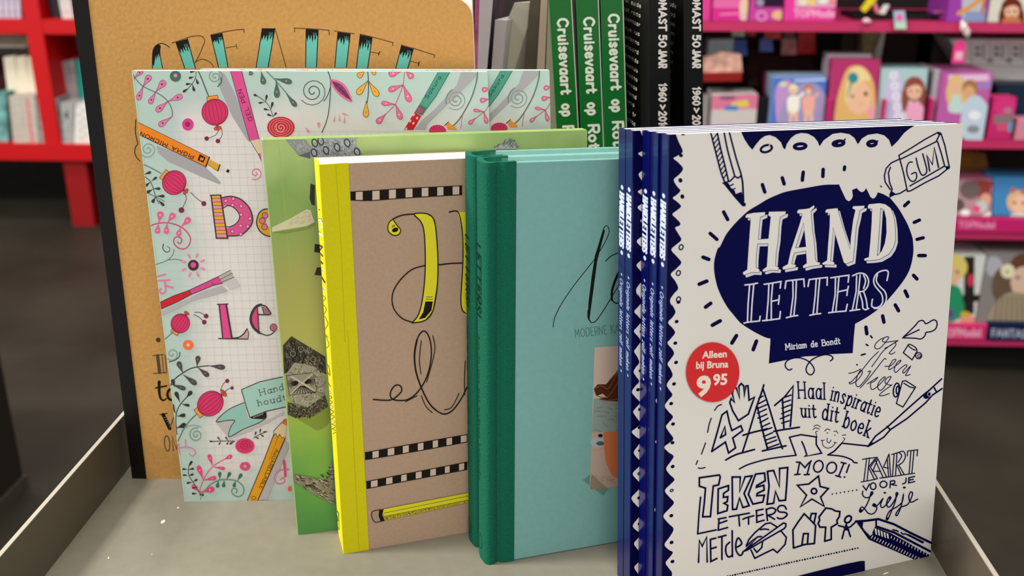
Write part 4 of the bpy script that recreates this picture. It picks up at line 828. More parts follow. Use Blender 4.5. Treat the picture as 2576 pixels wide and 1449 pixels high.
lines(B1, 2, '585,905 540,932 508,975 520,1005 560,995 610,940 635,900 605,898 578,930 600,945 660,938 720,930|720,930 640,980 580,1030 530,1100 480,1168|600,1000 650,975 690,950 700,970 660,1020 640,1045 665,1052 692,1035')
lines(B1, 2, '600,1165 650,1160 690,1125 700,1102 672,1110 640,1165 640,1195 690,1165 735,1130 745,1108 712,1130 685,1190 700,1220 745,1180 790,1150 800,1165 765,1205 775,1225 835,1160 800,1225 790,1248 830,1240')
lines(B1, 2, '270,1228 320,1218 380,1188|542,1030 470,1100 390,1200 300,1300 275,1310 290,1325 350,1290 395,1225 380,1200 350,1250 335,1320 360,1350 420,1290 470,1210 445,1215|612,1100 590,1100 520,1190 440,1290 375,1362|440,1325 500,1285 535,1265 505,1300 470,1320 480,1375 530,1350 600,1275 590,1262 545,1310 535,1360 570,1380 640,1290 655,1258 620,1270 600,1310 640,1335 662,1335 600,1380 550,1425 580,1432 640,1412')
A.v = V1
A.glyphs(NV, 3.4, 'Haal', P(F2, '28,432 180,436 345,446'), 41, .09, -.08, sx='fit'); A.glyphs(NV, 3.4, 'inspiratie', P(F2, '375,452 450,470 560,508 680,555 800,602 905,645'), 38, .09, -.05, sx='fit')
A.glyphs(NV, 3.6, 'uit', P(F2, '62,632 150,636 245,642'), 34, .09, -.1, sx='fit'); A.glyphs(NV, 3.6, 'dit', P(F2, '285,655 370,672 478,698'), 40, .09, -.1, sx='fit'); A.glyphs(NV, 3.6, 'boek', P(F2, '505,735 600,772 700,815 800,862'), 40, .09, -.1, sx='fit')
lines(F3, 4.4, '285,250 530,215 540,240 520,335 455,350 440,500 420,722 325,725 345,560 360,375 285,352|515,385 640,345 640,400 580,440 578,488 632,480 625,540 585,560 632,585 622,650 510,685|685,240 785,240 775,425 842,238 928,225 830,440 892,590 815,612 775,495 738,632 690,636|970,205 1080,192 1088,285 985,345 980,365 1070,340 1075,400 990,440 985,468 1078,462 1058,545 938,570 882,450|1115,172 1190,160 1262,362 1262,135 1362,125 1350,330 1335,522 1258,530 1213,415 1190,560 1110,572 1135,350', 0, NV, 1)
lines(F3, 4, '300,485 280,700 265,932 490,885|515,752 610,735|525,752 515,888 630,856|520,808 620,772|650,725 895,680|765,710 775,835|815,755 860,735 948,712|885,735 885,815|975,650 1062,632|982,655 985,792 1075,766|982,718 1060,697|1100,630 1115,770|1120,706 1202,755', 0); lines(F3, 4, '1100,638 1165,615 1215,640 1190,685 1120,706|1345,632 1320,592 1265,592 1238,630 1262,665 1330,672 1355,700 1310,742 1260,748 1235,735')
lines(F3, 4.2, '275,1280 285,1012 320,1085 375,970 380,1275|420,1000 485,985|420,1000 425,1270 500,1232|425,1115 490,1095|515,975 610,950|560,970 560,1245|685,895 688,1210', 0); lines(F3, 4.2, '655,1035 612,1080 608,1160 640,1215 690,1190|745,1095 800,1055 780,1000 755,985 732,1040 732,1130 770,1192 802,1185 818,1150')
lines(F3, 3.8, '825,1145 1050,985 1310,800 1338,808 1340,840 1320,868 1090,1000 870,1130 825,1145|855,1082 890,1000 960,920 1090,810 1150,798 1235,850|860,1080 930,1015 1000,968 1042,965|1280,898 1345,975 1330,1060 1235,1162 1185,1120 1100,1160 960,1230 915,1130|950,1112 985,1158 1045,1100 1055,1035|1030,882 1080,872 1130,882', 0); A.v = F3; A.fill(NV, '822,1148 870,1090 1000,970 940,1040 885,1118')
lines(F4, 4.2, '75,1105 68,885 130,790 205,688 270,750 345,830 330,1050 210,1062 75,1105|280,745 295,685 350,685 325,805|178,1065 198,930 255,930 245,1058|455,1022 462,940 468,852 430,850 398,852 375,805 395,765 385,728 415,690 440,655 470,618 540,628 590,655 640,660 635,720 605,765 610,808 535,852 535,1000 455,1022', 0)
A.v = F4; A.ring(NV, 4.6, 740, 755, 48, 34, -50); lines(F4, 4, '718,815 690,900 668,990|720,825 745,890 768,965|625,832 680,845 715,868 770,845 835,785|700,882 748,882', 0)
lines(F4, 4, '122,340 262,325 380,228 400,355 500,380 405,485 450,597 300,508 160,602 235,462', 0, NV, 1); A.ring(NV, 4.2, 325, 412, 33)
lines(F4, 3.6, '88,212 155,205|205,212 270,208|110,58 155,60 215,125 250,80 292,42|150,62 122,205|282,50 242,205|655,62 715,75|690,72 625,232|590,222 650,240|755,88 720,185', 0); A.dot(NV, 697, 240, 11); A.ring(NV, 3.6, 378, 110, 56, 72, 20); A.ring(NV, 3.6, 540, 126, 58, 68, 25)
lines(F2, 2.4, '720,1088 800,1072|765,1080 735,1318|795,1075 770,1312|800,1075 880,1065|880,1065 805,1170 880,1290|855,1080 785,1172 850,1305|705,1330 790,1315 880,1295|885,1080 830,1215 910,1215|885,1080 980,1282|862,1105 945,1288|1005,1030 945,1172 1000,1182|1005,1030 1022,1262|985,1072 1000,1270|1035,1035 1100,1015|1060,1030 1042,1262|1090,1025 1075,1255|1200,1050 1205,998 1312,985 1305,1050|1240,1000 1220,1240|1272,995 1250,1235|905,1288 1100,1262 1280,1236|1110,1150 1165,1245|1085,1140 1135,1250', 0); lines(F2, 2.4, '1100,1015 1160,1002 1180,1060 1150,1120 1105,1148|1110,1015 1142,1050 1100,1120')
lines(F2, 3, '725,1370 760,1418 795,1350|1015,1392 1020,1322|1028,1355 1085,1367|1215,1285 1280,1270|1220,1285 1215,1340 1280,1325|1215,1312 1265,1300', 0); lines(F2, 3, '1020,1322 1060,1315 1065,1340 1028,1355|1188,1288 1182,1335 1150,1350'); A.ring(NV, 3, 835, 1375, 30, 36); A.ring(NV, 3, 945, 1355, 38, 34, -20)
lines(F4, 2.8, '920,412 915,450 940,485 985,490 1025,462 1042,430 1022,425 1000,500 960,590 900,665 878,650 905,605 940,625 985,680 1035,690 1075,660 1090,610 1060,565 1040,585 1075,600 1120,560 1165,500 1140,560 1140,600 1165,610 1210,570 1262,495 1240,485 1210,550 1225,605 1270,580 1345,450 1325,435 1320,520 1270,650 1225,755 1205,740 1250,650 1340,600 1400,540 1415,445 1385,600 1340,705 1322,690 1380,610 1470,570 1525,450 1505,420 1480,470 1490,530 1520,545 1588,508'); 
for x, y, a, b in ((1030, 437, 14, 20), (893, 645, 20, 16), (1060, 577, 22, 15), (1188, 432, 18, 10), (1425, 368, 18, 12), (1215, 745, 14, 14), (1250, 500, 10, 14), (1340, 450, 8, 14)): A.dot(NV, x, y, a, b)
# big pencil bottom right
A.fill(NV, '838,785 925,790 915,850 960,905 1010,955 1045,930 1055,870 1090,860 1250,920 1450,1030 1640,1140 1760,1200 1760,1260 1560,1250 1300,1135 990,1000')
lines(F4, 5.5, '835,780 960,772 1110,752 1300,815 1500,920 1760,1045|1085,842 1300,915 1520,1030 1760,1155', 0); lines(F4, 4, '1082,760 1082,840 1045,920', 0); A.fill(NV, '1420,930 1480,935 1670,1030 1650,1050')
for k in range(5): A.fill('#e2ddd6', [(1062+k*36, 862+k*15), (1086+k*36, 872+k*15), (1092+k*36, 945+k*12), (1074+k*36, 938+k*12)])
for k in range(14): A.line('#e2ddd6', 2, '%d,%d %d,%d' % (1270+k*36, 960+k*17, 1262+k*36, 985+k*17), 0)
for k in range(18): A.line('#e2ddd6', 2, '%d,%d %d,%d' % (1040+k*33, 955+k*15.5, 1022+k*33, 985+k*15.5), 0)
for k in range(6): A.line('#e2ddd6', 1.6, '%d,%d %d,%d' % (940+k*14, 855+k*15, 932+k*15, 880+k*15), 0)
lines(F4, 3.4, '1285,880 1310,890 1330,890 1350,905|1385,915 1395,925|1405,935 1440,930', 0)
# dotted rules
for i in range(27): t = i/26; x = 1984+(2157-1984)*t; y = 1415+(1378-1415)*t; A.v = V1; A.dot(NV, x, y, 1.9+.5*(i*7 % 3 == 0))
for i in range(26): t = i/25; A.dot(NV, 1830+(1984-1830)*t, 1449+(1415-1449)*t, 1.9+.5*(i*5 % 3 == 0))
for i in range(7): t = i/6; A.dot(NV, 2093+61*t, 1242-10*t, 1.8)
A.fill(NV, P(F4, '-200,1500 110,1449 300,1400 500,1350 700,1300 890,1262 942,1262 945,1395 900,1500'))
A.build('cover_print', Hb.root)
# red sticker only on the front copy
hs = [dup(Hb.root, L) for L in ('second white and navy lettering book, directly behind the stickered copy', 'third copy in the stack of navy lettering books, middle one', 'fourth navy lettering book from the front, set further left', 'rearmost and leftmost navy-spined lettering book of its stack')]
A = Art(Hb.pl, None, rough=.35, coat=.2); A.y = -.0012; A.step = -2e-6; A.v = V1
sv, sf = [], []
ring = [Hb.pl(1791+67*math.cos(2*math.pi*i/40), 935+75*math.sin(2*math.pi*i/40)) for i in range(40)]
stk = mesh('price_sticker', *slab(ring[::-1], -.0009, -.00075), mat('#d8181e', .35, coat=.2), Hb.root); tag(stk, 'round red price sticker')
A.y = -.00092; CRM = '#f0e2d2'
A.type(CRM, 'Alleen', 1765, 900, 17, -3, .98, .08, .028); A.type(CRM, 'bij Bruna', 1748, 926, 17, -2.5, .92, .08, .028)
A.type(CRM, '9', 1749, 994, 47, -3, 1.05, .1, .04); A.type(CRM, '95', 1791, 967, 26, -3, .98, .1, .035)
A.build('sticker_print', stk)
# spines: lettering runs down each one
pl = spine_art(Hb); 
A = Art(pl, [(-.0078, 0), (0, 0), (0, .26), (-.0078, .26)], rough=.3); A.y = -.00025; hh = lambda y: Hb.pl(1676, y)[1]
down(A, '* HANDLETTERS *', '#ccd4ee', hh(490), hh(672), .0062, .0050, .00125, .18, .1); down(A, '* Originele letters zelf maken *', '#a9b4de', hh(722), hh(985), .0056, .0038, .00045, .25)
SPN = spine_build(A, 'spine_print', Hb)
for o, mv in zip(hs, ((-.0012, .0083, 0), (-.0018, .0166, 0), (-.0070, .0250, .0), (-.0072, .0333, 0))):
    o.matrix_world = Hb.root.matrix_world @ Matrix.Translation(mv)
    c = SPN.copy(); COL.objects.link(c); c.parent = o
# ================================================================== BOOKS ON THE RAISED STEP
ZS = .0852
def thing(name, label, cat, group, loc): return tag(empty(name, loc), label, cat, group)
def bgthing(name, label, cat, group, out, y, depth, m, zb=None, body='body', back=0.0, bev=0, kid=True):
    """out: outline in photo px on the plane at depth y (bottom edge first two points left,right are dropped to zb if given)"""
    P3 = [at(px, py, y) for px, py in out]
    if zb is not None:
        z = [p for p in P3]
        for i, j in ((0, -1), (1, 2)):                       # bottom-left follows left edge, bottom-right the right edge
            a, b = P3[i], P3[j]; t = (zb-b.z)/(a.z-b.z) if abs(a.z-b.z) > 1e-6 else 1; z[i] = b+(a-b)*t
        P3 = z
    o = Vector((min(p.x for p in P3), y, min(p.z for p in P3)))
    pts = [(p.x-o.x, p.z-o.z) for p in P3]
    r = thing(name, label, cat, group, o) if kid else None
    v, f = slab(pts, 0, depth)
    if back: v = [(x+(back*d/depth if depth else 0), d, z) for x, d, z in v]
    b = mesh(body if kid else name, v, f, m, r)
    if not kid: b.location = o; tag(b, label, cat, group)
    if bev: addbev(b, bev)
    pl = Plane(o, (1, 0, 0), (0, 0, 1)); return (r if kid else b), b, pl, pts
grn_sp = mat('#04631f', .3, coat=.15, spec=.3)
yc = .72
for i, (q, lab, t0) in enumerate([(([1402, 316], [1453, 316], [1435, -14], [1382, -14]), 'leftmost of the three green cruise books with white spine title', 45),
                              (([1463, 316], [1515, 316], [1503, -14], [1451, -14]), 'middle one of the three green cruise books', 42),
                              (([1522, 316], [1574, 316], [1565, -14], [1513, -14]), 'rightmost of the three green cruise books, touching the black books', 34)]):
    r, b, pl, pts = bgthing('cruise_book', lab, 'book', 'green cruise books', q, yc, .17, mat('#dfe3cf', .6), ZS, 'page_block')
    # spine in front and covers at the sides
    mesh('spine', *slab(pts, -.0008, 0), grn_sp, r)
    for a, c, s_ in ((0, 3, 1), (1, 2, -1)):
        e = [pts[a], (pts[a][0]+s_*.0006, pts[a][1]), (pts[c][0]+s_*.0006, pts[c][1]), pts[c]]
        mesh('cover', *slab([(x-s_*.0007, z) for x, z in e], -.0008, .171), mat('#c9cbb5' if s_ < 0 else '#1d7c3b', .3), r)
    A = Art(pl, None, rough=.4); A.y = -.0010; LT = '#dfe3d2'
    xx = [(1412, 1418), (1478, 1482), (1540, 1543)][i]
    def T2(y): f = (y-t0)/256; return xx[0]+2.5+(xx[1]-xx[0]+7)*f
    for txt, a, bb in (('Cruisevaart', t0, t0+196), ('op', t0+215, t0+250), ('Rotterdam', t0+268, t0+470)):
        A.glyphs(LT, 6.0, txt, [(T2(a)-11.5, a+2), (T2(bb)-11.5, bb)], 25, sx='fit')
    A.build('spine_print', r)
# black jubilee books: side cover seen at a slant, spine in front
for i, (q, qb, lab) in enumerate([([(1635, 316), (1686, 316), (1686, -14), (1632, -14)], -.046, 'left black jubilee book with white spine title and small text on its side'),
                                  ([(1722, 316), (1768, 316), (1768, -14), (1720, -14)], -.036, 'right black jubilee book with white spine title, last in the row')]):
    r, b, pl, pts = bgthing('jubilee_book', lab, 'book', 'black jubilee books', q, .70, .2, mat('#0a0908', .45, spec=.2), ZS, 'cover', back=qb)
    A = Art(pl, None, rough=.5); A.y = -.0004; xm = [1667, 1752][i]; LT = '#d9d2cb'
    for nm, words in (('spine_title', (('EUROMAST', -62, 80), ('50', 88, 122), ('JAAR', 126, 172))), ('spine_years', (('1960', 210+9*i, 258+9*i), ('>', 264+8*i, 278+8*i), ('2010', 280+10*i, 330+10*i)))):
        A = Art(pl, None, rough=.5); A.y = -.0004
        for txt, a, bb in words: A.glyphs(LT, 4.6, txt, [(xm-9, a), (xm-9, bb)], 18, sx='fit')
        A.build(nm, r)
    # text lines on the slanted side cover
    L = math.hypot(qb, .2); ex = Vector((qb, .2, 0)).normalized(); ez = Vector((0, 0, 1)); o3 = Vector(pl.o)+Vector((pts[3][0], 0, 0))
    A = Art(lambda a, c: (a/5000, -c/5000), None, rough=.6); A.y = -.0006; zt = at(1600, 0, .72).z-pl.o.z+.02
    for k in range(24):
        z = zt-.006-k*.0062; n = random.uniform(.6, 1)
        if k in (17, 18, 19): continue
        A.glyphs('#a9a69c', 3.0, ''.join(random.choice('aenirstmoud ') for _ in range(26)), [(-750, (-z-.004)*5000), (-60, -z*5000)], 13, sx='fit')
    c = A.build('cover_print', r); c.location = (pts[3][0]-.0002, 0, 0)
    th = math.atan2(ex.y, ex.x); c.rotation_euler = (0, 0, th+math.pi)
# pale magazines and papers standing left of the green books
def crop6(q): return P((1180, 0, 7.245), q)
gm = lambda h: mat(h, .6, var=.06, scale=30)
for name, lab, q, y, d, m, bk in (
    ('magazine', 'pink floral magazine right behind the kraft book edge', '95,1240 150,1240 185,-60 110,-60', .78, .16, mat('#a84a72', .5, var=.5, scale=70), 0),
    ('notebook', 'lilac grey notebook spine beside the pink magazine', '150,1240 330,1240 440,-60 190,-60', .76, .16, gm('#aaa2a6'), -.01),
    ('magazine', 'narrow dark magazine between two lilac grey spines', '335,1240 410,1240 500,-60 445,-60', .79, .12, mat('#3d3a42', .5, var=.4, scale=60), 0),
    ('storage_box', 'low pale box with bright open top behind the doodle book', '410,1240 605,1240 690,375 475,360', .765, .035, gm('#b5abaf'), .012),
    ('brochure', 'bent beige brochure leaning between pale box and brown book', '610,1240 840,1240 1060,500 1105,40 830,45 690,380', .775, .02, gm('#a7a193'), .02),
    ('notebook', 'thin grey notebook beside the dark brown spine', '910,1240 1025,1240 1090,700 1040,560', .785, .12, gm('#8f877b'), 0),
    ('notebook', 'dark brown notebook standing behind the doodle books', '1030,1240 1230,1240 1300,-60 1120,-60', .77, .16, gm('#4c4437'), 0),
    ('notebook', 'beige notebook right of the dark brown one', '1235,1240 1380,1240 1435,-60 1310,-60', .765, .16, gm('#a29885'), 0),
    ('notebook', 'pale beige notebook touching the leftmost green cruise book', '1400,1240 1545,1240 1465,-60 1445,-60', .75, .16, gm('#a49a89'), 0)):
    qq = crop6(q)
    bgthing(name, lab, 'magazine' if name in ('magazine', 'brochure') else ('box' if 'box' in name else 'notebook'), None, qq, y, d, m, ZS, kid=False, back=bk)
# ================================================================== PINK SHELVING, RIGHT
YP = 2.83
pk_m = mat('#c22c60', .4, spec=.4); dk_m = mat('#191412', .7)
ps = thing('pink_shelf_unit', 'tall magenta shelving unit with dark back on the right', 'shelf', None, (.1, YP, ZF))
def ps_box(name, b, m):
    o = box(name, (b[0]-.1, b[1]-.1, b[2]-YP, b[3]-YP, b[4]-ZF, b[5]-ZF), m, ps); return o
X0, X1 = .12, 3.2
for z0, z1 in ((.052, .078), (-.262, -.238), (-.525, -.504), (-.856, -.838)): ps_box('shelf_board', (X0, X1, YP, YP+.4, z0, z1), pk_m)
ps_box('back_panel', (X0, X1, YP+.4, YP+.42, ZF, .75), dk_m); ps_box('side_panel', (X0-.02, X0, YP, YP+.42, ZF, .75), dk_m); ps_box('plinth', (X0, X1, YP+.06, YP+.38, ZF, -.856), mat('#0e0c0b', .8))
for x0, x1, h in ((2120, 2168, '#5c5048'), (2230, 2310, '#3a2c26'), (2312, 2372, '#5a5047')):
    a, b = at(x0, 80, YP+.39), at(x1, 350, YP+.39); ps_box('back_strip', (a.x, b.x, YP+.385, YP+.4, -.238, .052), mat(h, .7))
def item(name, lab, cat, rect, z, m, depth=.12, art=None, dy=.0, group=None, tilt=0, rough=.4):
    """rect px: x0,y0,x1 at front; stands on shelf height z (its front row)"""
    x0, y0, x1 = rect; a = at(x0, y0, YP+dy); b = at(x1, y0, YP+dy); z0 = z
    w, h = b.x-a.x, a.z-z0
    r = thing(name, lab, cat, group, (a.x, YP+dy, z0)); sl = tilt
    v = [(0, 0, 0), (w, 0, 0), (w, sl, h), (0, sl, h), (0, depth, 0), (w, depth, 0), (w, depth+sl, h), (0, depth+sl, h)]
    f = [(0, 1, 2, 3), (7, 6, 5, 4), (0, 4, 5, 1), (1, 5, 6, 2), (2, 6, 7, 3), (3, 7, 4, 0)]
    bd = mesh('body', v, f, m if not isinstance(m, str) else mat(m, rough), r); addbev(bd, .0025)
    if art:
        ez = Vector((0, sl, h)).normalized(); pl = Plane((a.x, YP+dy, z0), (1, 0, 0), ez); H = math.hypot(sl, h)
        A = Art(pl, [(0.001, 0), (w-.001, 0), (w-.001, H), (0.001, H)], rough=rough); A.y = -.0004; A.step = -6e-6; art(A); c = A.build('front_print', r); c.rotation_euler = (-math.atan2(sl, h), 0, 0)
    return r
SK = '#e8b898'
def girl(A, x, y, r, hair, top, skin=SK, body=True, eyes=True):
    if body: A.fill(top, [(x-r*1.0, y+r*3.6), (x-r*.9, y+r*1.5), (x-r*.3, y+r*1.05), (x+r*.4, y+r*1.05), (x+r*1.0, y+r*1.6), (x+r*1.1, y+r*3.6)], 1)
    A.dot(hair, x, y+.1*r, r*1.15, r*1.35); A.fill(hair, [(x-r*1.1, y), (x+r*1.1, y), (x+r*1.25, y+r*2.2), (x+r*.6, y+r*2.4), (x+r*.4, y+r), (x-r*.5, y+r), (x-r*.7, y+r*2.4), (x-r*1.3, y+r*2.1)], 1)
    A.dot(skin, x, y+.25*r, r*.78, r*.95)
    A.fill(hair, [(x-r*.85, y), (x-r*.5, y-r*.75), (x+r*.3, y-r*.8), (x+r*.85, y-r*.1), (x+r*.3, y-r*.35), (x-r*.2, y-r*.3)], 1)
    if eyes:
        for s_ in (-.35, .35): A.dot('#4c3a34', x+s_*r, y+.3*r, r*.13, r*.16)
        A.line('#b8605c', max(1, r*.1), [(x-r*.15, y+r*.8), (x+r*.2, y+r*.8)], 0)
ZB, ZC2, ZD, ZT = -.238, -.504, -.838, .078
# --- second board from the top
def a_blue(A):
    A.fill('#4a70c0', [(1930, 195), (2090, 195), (2090, 330), (1930, 330)]); A.fill('#b98fc4', [(1955, 215), (1990, 205), (2000, 300), (1960, 320), (1950, 260)], 1); A.fill('#9a90b8', [(1990, 225), (2060, 215), (2080, 300), (1960, 330)], 1)
    A.dot('#c8d8a8', 1970, 212, 10, 6); A.line('#b8c8ec', 6, [(2000, 203), (2075, 200)], 0)
    for x, hr, tp in ((1996, '#e8dba8', '#ece8dc'), (2034, '#b8705c', '#e8a898')):
        A.dot(hr, x, 224, 11, 13); A.dot(SK, x, 230, 7, 9); A.fill(tp, [(x-14, 245), (x+14, 245), (x+10, 285), (x-12, 285)], 1); A.line(tp, 7, [(x+10, 248), (x+24, 235)], 0)
        A.line(SK, 8, [(x-6, 283), (x-8, 320)], 0); A.line(SK, 8, [(x+6, 283), (x+8, 320)], 0)
item('activity_book_stack', 'stack of blue activity books with two drawn figures, behind the navy stack top', 'book', (1948, 196, 2085), ZB, '#8fa8d8', .05, a_blue, .01, tilt=.02)
item('activity_book', 'pale blue books stacked behind the blue activity books', 'book', (1936, 186, 2075), ZB, '#9db8cc', .03, None, .09, tilt=.02)
item('display_case', 'magenta display case side left of the blue activity books', 'box', (1924, 182, 2060), ZB, '#a82458', .02, None, .15)
def a_blond(A):
    A.fill('#b03468', [(2096, 150), (2225, 150), (2225, 340), (2096, 340)]); A.fill('#dcae6a', [(2125, 185), (2150, 165), (2180, 175), (2200, 220), (2200, 300), (2180, 340), (2110, 340), (2100, 280)], 1)
    A.dot(SK, 2160, 245, 32, 42); A.fill('#e8cf94', [(2135, 185), (2165, 168), (2190, 200), (2165, 205), (2140, 230), (2125, 260)], 1); A.dot('#2f8690', 2146, 196, 13, 14); A.line('#4f8a86', 7, [(2143, 205), (2130, 245)], 0, 0, 2)
    A.dot('#4a3a34', 2178, 236, 5, 6); A.dot('#6a544c', 2144, 242, 4, 4); A.fill('#e89aa8', [(2180, 280), (2210, 262), (2220, 300), (2200, 310)], 1); A.line('#d88a80', 2, [(2160, 262), (2172, 263)], 0)
item('activity_book_stack', 'tall magenta activity books with a blonde girl and teal hair flower', 'book', (2098, 152, 2222), ZB, '#b03468', .04, a_blond, .005, tilt=.02)
item('activity_book', 'white-edged books packed behind the blonde girl activity books', 'book', (2088, 138, 2200), ZB, '#b8a8b4', .06, None, .06, tilt=.02)
def a_brun(A):
    A.fill('#a9c4c6', [(2215, 170), (2350, 170), (2350, 340), (2215, 340)]); A.fill('#c4b8d8', [(2225, 230), (2262, 180), (2275, 330), (2240, 340)], 1)
    for k in range(5): A.ring('#e8e4f0', 5, 2248+k*3, 190+k*26, 8, 8)
    girl(A, 2300, 222, 24, '#8a4a40', '#c8d8cc', SK); A.fill('#e8a0c0', [(2285, 262), (2318, 262), (2330, 310), (2300, 335), (2280, 300)], 1)
item('activity_book_stack', 'pale teal activity books with a brunette girl in a pink scarf', 'book', (2222, 174, 2342), ZB, '#88a8ac', .09, a_brun, .005, tilt=.02)
def a_couple(A):
    A.fill('#c060a8', [(2370, 180), (2505, 180), (2505, 345), (2370, 345)]); A.fill('#e0b0d8', [(2385, 188), (2490, 186), (2490, 204), (2385, 206)])
    for k in range(8): A.line('#f0dcec', 5, [(2392+k*12, 200), (2394+k*12, 190)], 0)
    A.fill('#a880c8', [(2450, 210), (2500, 205), (2500, 222), (2450, 226)]); girl(A, 2406, 212, 19, '#e4c080', '#c4dcd8', SK, True, False); A.dot('#a87848', 2440, 222, 20, 22); A.dot('#e0a880', 2438, 234, 15, 19)
    A.fill('#c4d4e4', [(2425, 262), (2460, 240), (2490, 280), (2492, 345), (2420, 345)], 1); A.dot('#eef0f4', 2452, 290, 16, 12); A.dot('#8a8e96', 2448, 325, 16, 10)
item('doll_box', 'large purple box printed with a hugging couple', 'box', (2374, 182, 2500), ZB, '#c060a8', .16, a_couple, .0)
item('sticker_book', 'grey-white book edges left of the purple box', 'book', (2352, 176, 2368), ZB, '#b8b4b8', .14, None, .03)
for i, (x0, x1) in enumerate(((2085, 2094), (2222, 2232), (2344, 2352))):
    item('display_divider', ['first magenta divider, right of the blue activity books', 'second magenta divider, left of the brunette activity books', 'third magenta divider, left of the purple couple box'][i], 'divider', (x0, 250, x1), ZB, '#c8246c', .1, None, -.0, 'magenta display dividers')
item('purse', 'round magenta purse at the right edge of the shelf', 'bag', (2500, 245, 2560), ZB, mat('#c8246c', .4), .06, lambda A: (A.dot('#d83880', 2530, 270, 30, 24), A.dot('#a88890', 2535, 278, 10, 7), A.fill('#8a7478', [(2500, 290), (2565, 285), (2565, 312), (2500, 312)]), A.fill('#d8507c', [(2508, 310), (2535, 310), (2535, 330), (2508, 330)]), A.fill('#5aa0cc', [(2536, 308), (2560, 308), (2560, 332), (2536, 332)])), .0)
item('navy_box', 'dark navy box behind the magenta purse', 'box', (2510, 212, 2640), ZB, '#12304e', .12, None, .12)
item('strip_box', 'pink and blue striped small box at the right edge', 'box', (2562, 300, 2640), ZB, '#d88aa0', .06, None, .0)
def a_draw(A):
    for k in range(6):
        x = 2440+k*48; A.line('#9ca0a0', 1.5, [(x, 102), (x+6, 165)], 0); A.fill('#8a8c8c', [(x+12, 116), (x+26, 118), (x+26, 126), (x+12, 124)]); A.fill('#7a7470', [(x+12, 132), (x+27, 134), (x+27, 141), (x+12, 139)]); A.line('#6c6e6e', 3, [(x+34, 112), (x+34, 146)], 0); A.dot('#9a9a96', x+50, 152, 9, 5)
    A.line('#9a9c9c', 1.5, [(2400, 160), (2700, 172)], 0)
bgthing('drawer_box', 'white box with small printed drawers behind the purple box', 'box', None, [(2440, 178), (2700, 186), (2700, 100), (2388, 98)], YP+.2, .15, mat('#f2f2ec', .5), ZB)
dbx = [o for o in bpy.data.objects if o.name.startswith('drawer_box')][0]
A = Art(Plane(dbx.location, (1, 0, 0), (0, 0, 1)), None, rough=.5); A.y = -.0005; A.step = -6e-6; a_draw(A); A.build('front_print', dbx)
bgthing('page_stack', 'cream pages of a book leaning behind the magenta books', 'book', None, [(2168, 150), (2205, 150), (2222, 78), (2172, 76)], YP+.3, .05, mat('#b8a878', .7, var=.25, scale=60), ZB, kid=False)
bgthing('page_stack', 'white card leaning to the right of the cream pages', 'card', None, [(2188, 170), (2212, 170), (2228, 78), (2220, 78)], YP+.26, .01, mat('#d8d8cc', .6), ZB, kid=False)
# left end under the top board
def blob(name, lab, cat, parts, m, loc_y):
    """parts: px x,y,radius px,(optional y stretch) ellipsoids fused into one body by remesh"""
    bm = bmesh.new()
    for x, y, rx, ry in parts:
        c = at(x, y, loc_y); k = (c-EYE).length/FPX
        bmesh.ops.create_icosphere(bm, subdivisions=2, radius=1, matrix=Matrix.Translation(c) @ Matrix.Diagonal((rx*k, min(rx, ry)*k, ry*k, 1)))
    me = bpy.data.meshes.new(name); bm.to_mesh(me); bm.free(); o = link(name, me)
    o.data.materials.append(m); md = o.modifiers.new('fuse', 'REMESH'); md.mode = 'VOXEL'; md.voxel_size = .006
    md.use_smooth_shade = True
    tag(o, lab, cat); return o
blob('plush_horse', 'dark brown plush horse with ragged mane under the top shelf', 'toy', [(1893, 130, 18, 30), (1885, 100, 8, 14), (1902, 108, 7, 14), (1915, 150, 24, 24), (1950, 155, 32, 22), (1990, 150, 34, 22), (2030, 158, 28, 22), (1895, 175, 22, 26), (1900, 205, 20, 24), (1940, 190, 26, 26), (1985, 190, 28, 28), (2035, 190, 24, 28), (1905, 240, 16, 26), (2025, 240, 15, 32), (1950, 220, 16, 26), (2028, 280, 14, 30), (1900, 280, 13, 30), (1903, 320, 12, 30), (2030, 320, 12, 30)], mat('#2e1712', .95, bump=1, scale=120), YP+.26)
bgthing('red_ledge', 'low dark red ledge behind the black book at the shelf end', 'shelf', None, [(1770, 206), (1866, 204), (1866, 182), (1770, 184)], YP+.02, .1, mat('#8a1210', .5), None, kid=False)
bgthing('wrapped_sweets', 'pink and white wrapped bundle on the dark red ledge', 'toy', None, [(1770, 185), (1868, 183), (1864, 138), (1822, 132), (1770, 150)], YP+.03, .05, mat('#cfa090', .35, var=.45, scale=45), None, kid=False)
bgthing('glass_tub', 'grey-blue plastic tub at the left end under the top shelf', 'tub', None, [(1780, 140), (1842, 140), (1846, 98), (1784, 100)], YP+.12, .08, mat('#9fb0b4', .25), None, kid=False)
for i, (x0, y0, x1, y1, h, lb) in enumerate(((1842, 100, 1880, 140, '#3858a8', 'blue card hanging left of the plush horse'), (1840, 74, 1874, 92, '#c4d4b4', 'pale green card right under the top shelf'), (1880, 76, 1902, 90, '#c83848', 'small red card under the top shelf'), (1910, 98, 1945, 130, '#5868b0', 'violet blue card hanging above the plush horse'),
        (1922, 74, 1966, 98, '#d04030', 'red card with orange hearts under the top shelf'), (1972, 76, 2000, 96, '#6a4840', 'brown card under the top shelf'), (1965, 98, 2005, 138, '#c87878', 'rose card hanging over the plush back'), (2006, 76, 2052, 136, '#c82018', 'bright red card hanging right of the rose one'), (2002, 100, 2022, 130, '#7888a8', 'grey blue card beside the bright red one'))):
    bgthing('hanging_card', lb, 'card', 'cards hanging under the top shelf', [(x0, y1), (x1, y1), (x1-2, y0), (x0+2, y0)], YP+.16+.012*i, .006, mat(h, .4, var=.3, scale=50), None, kid=False)
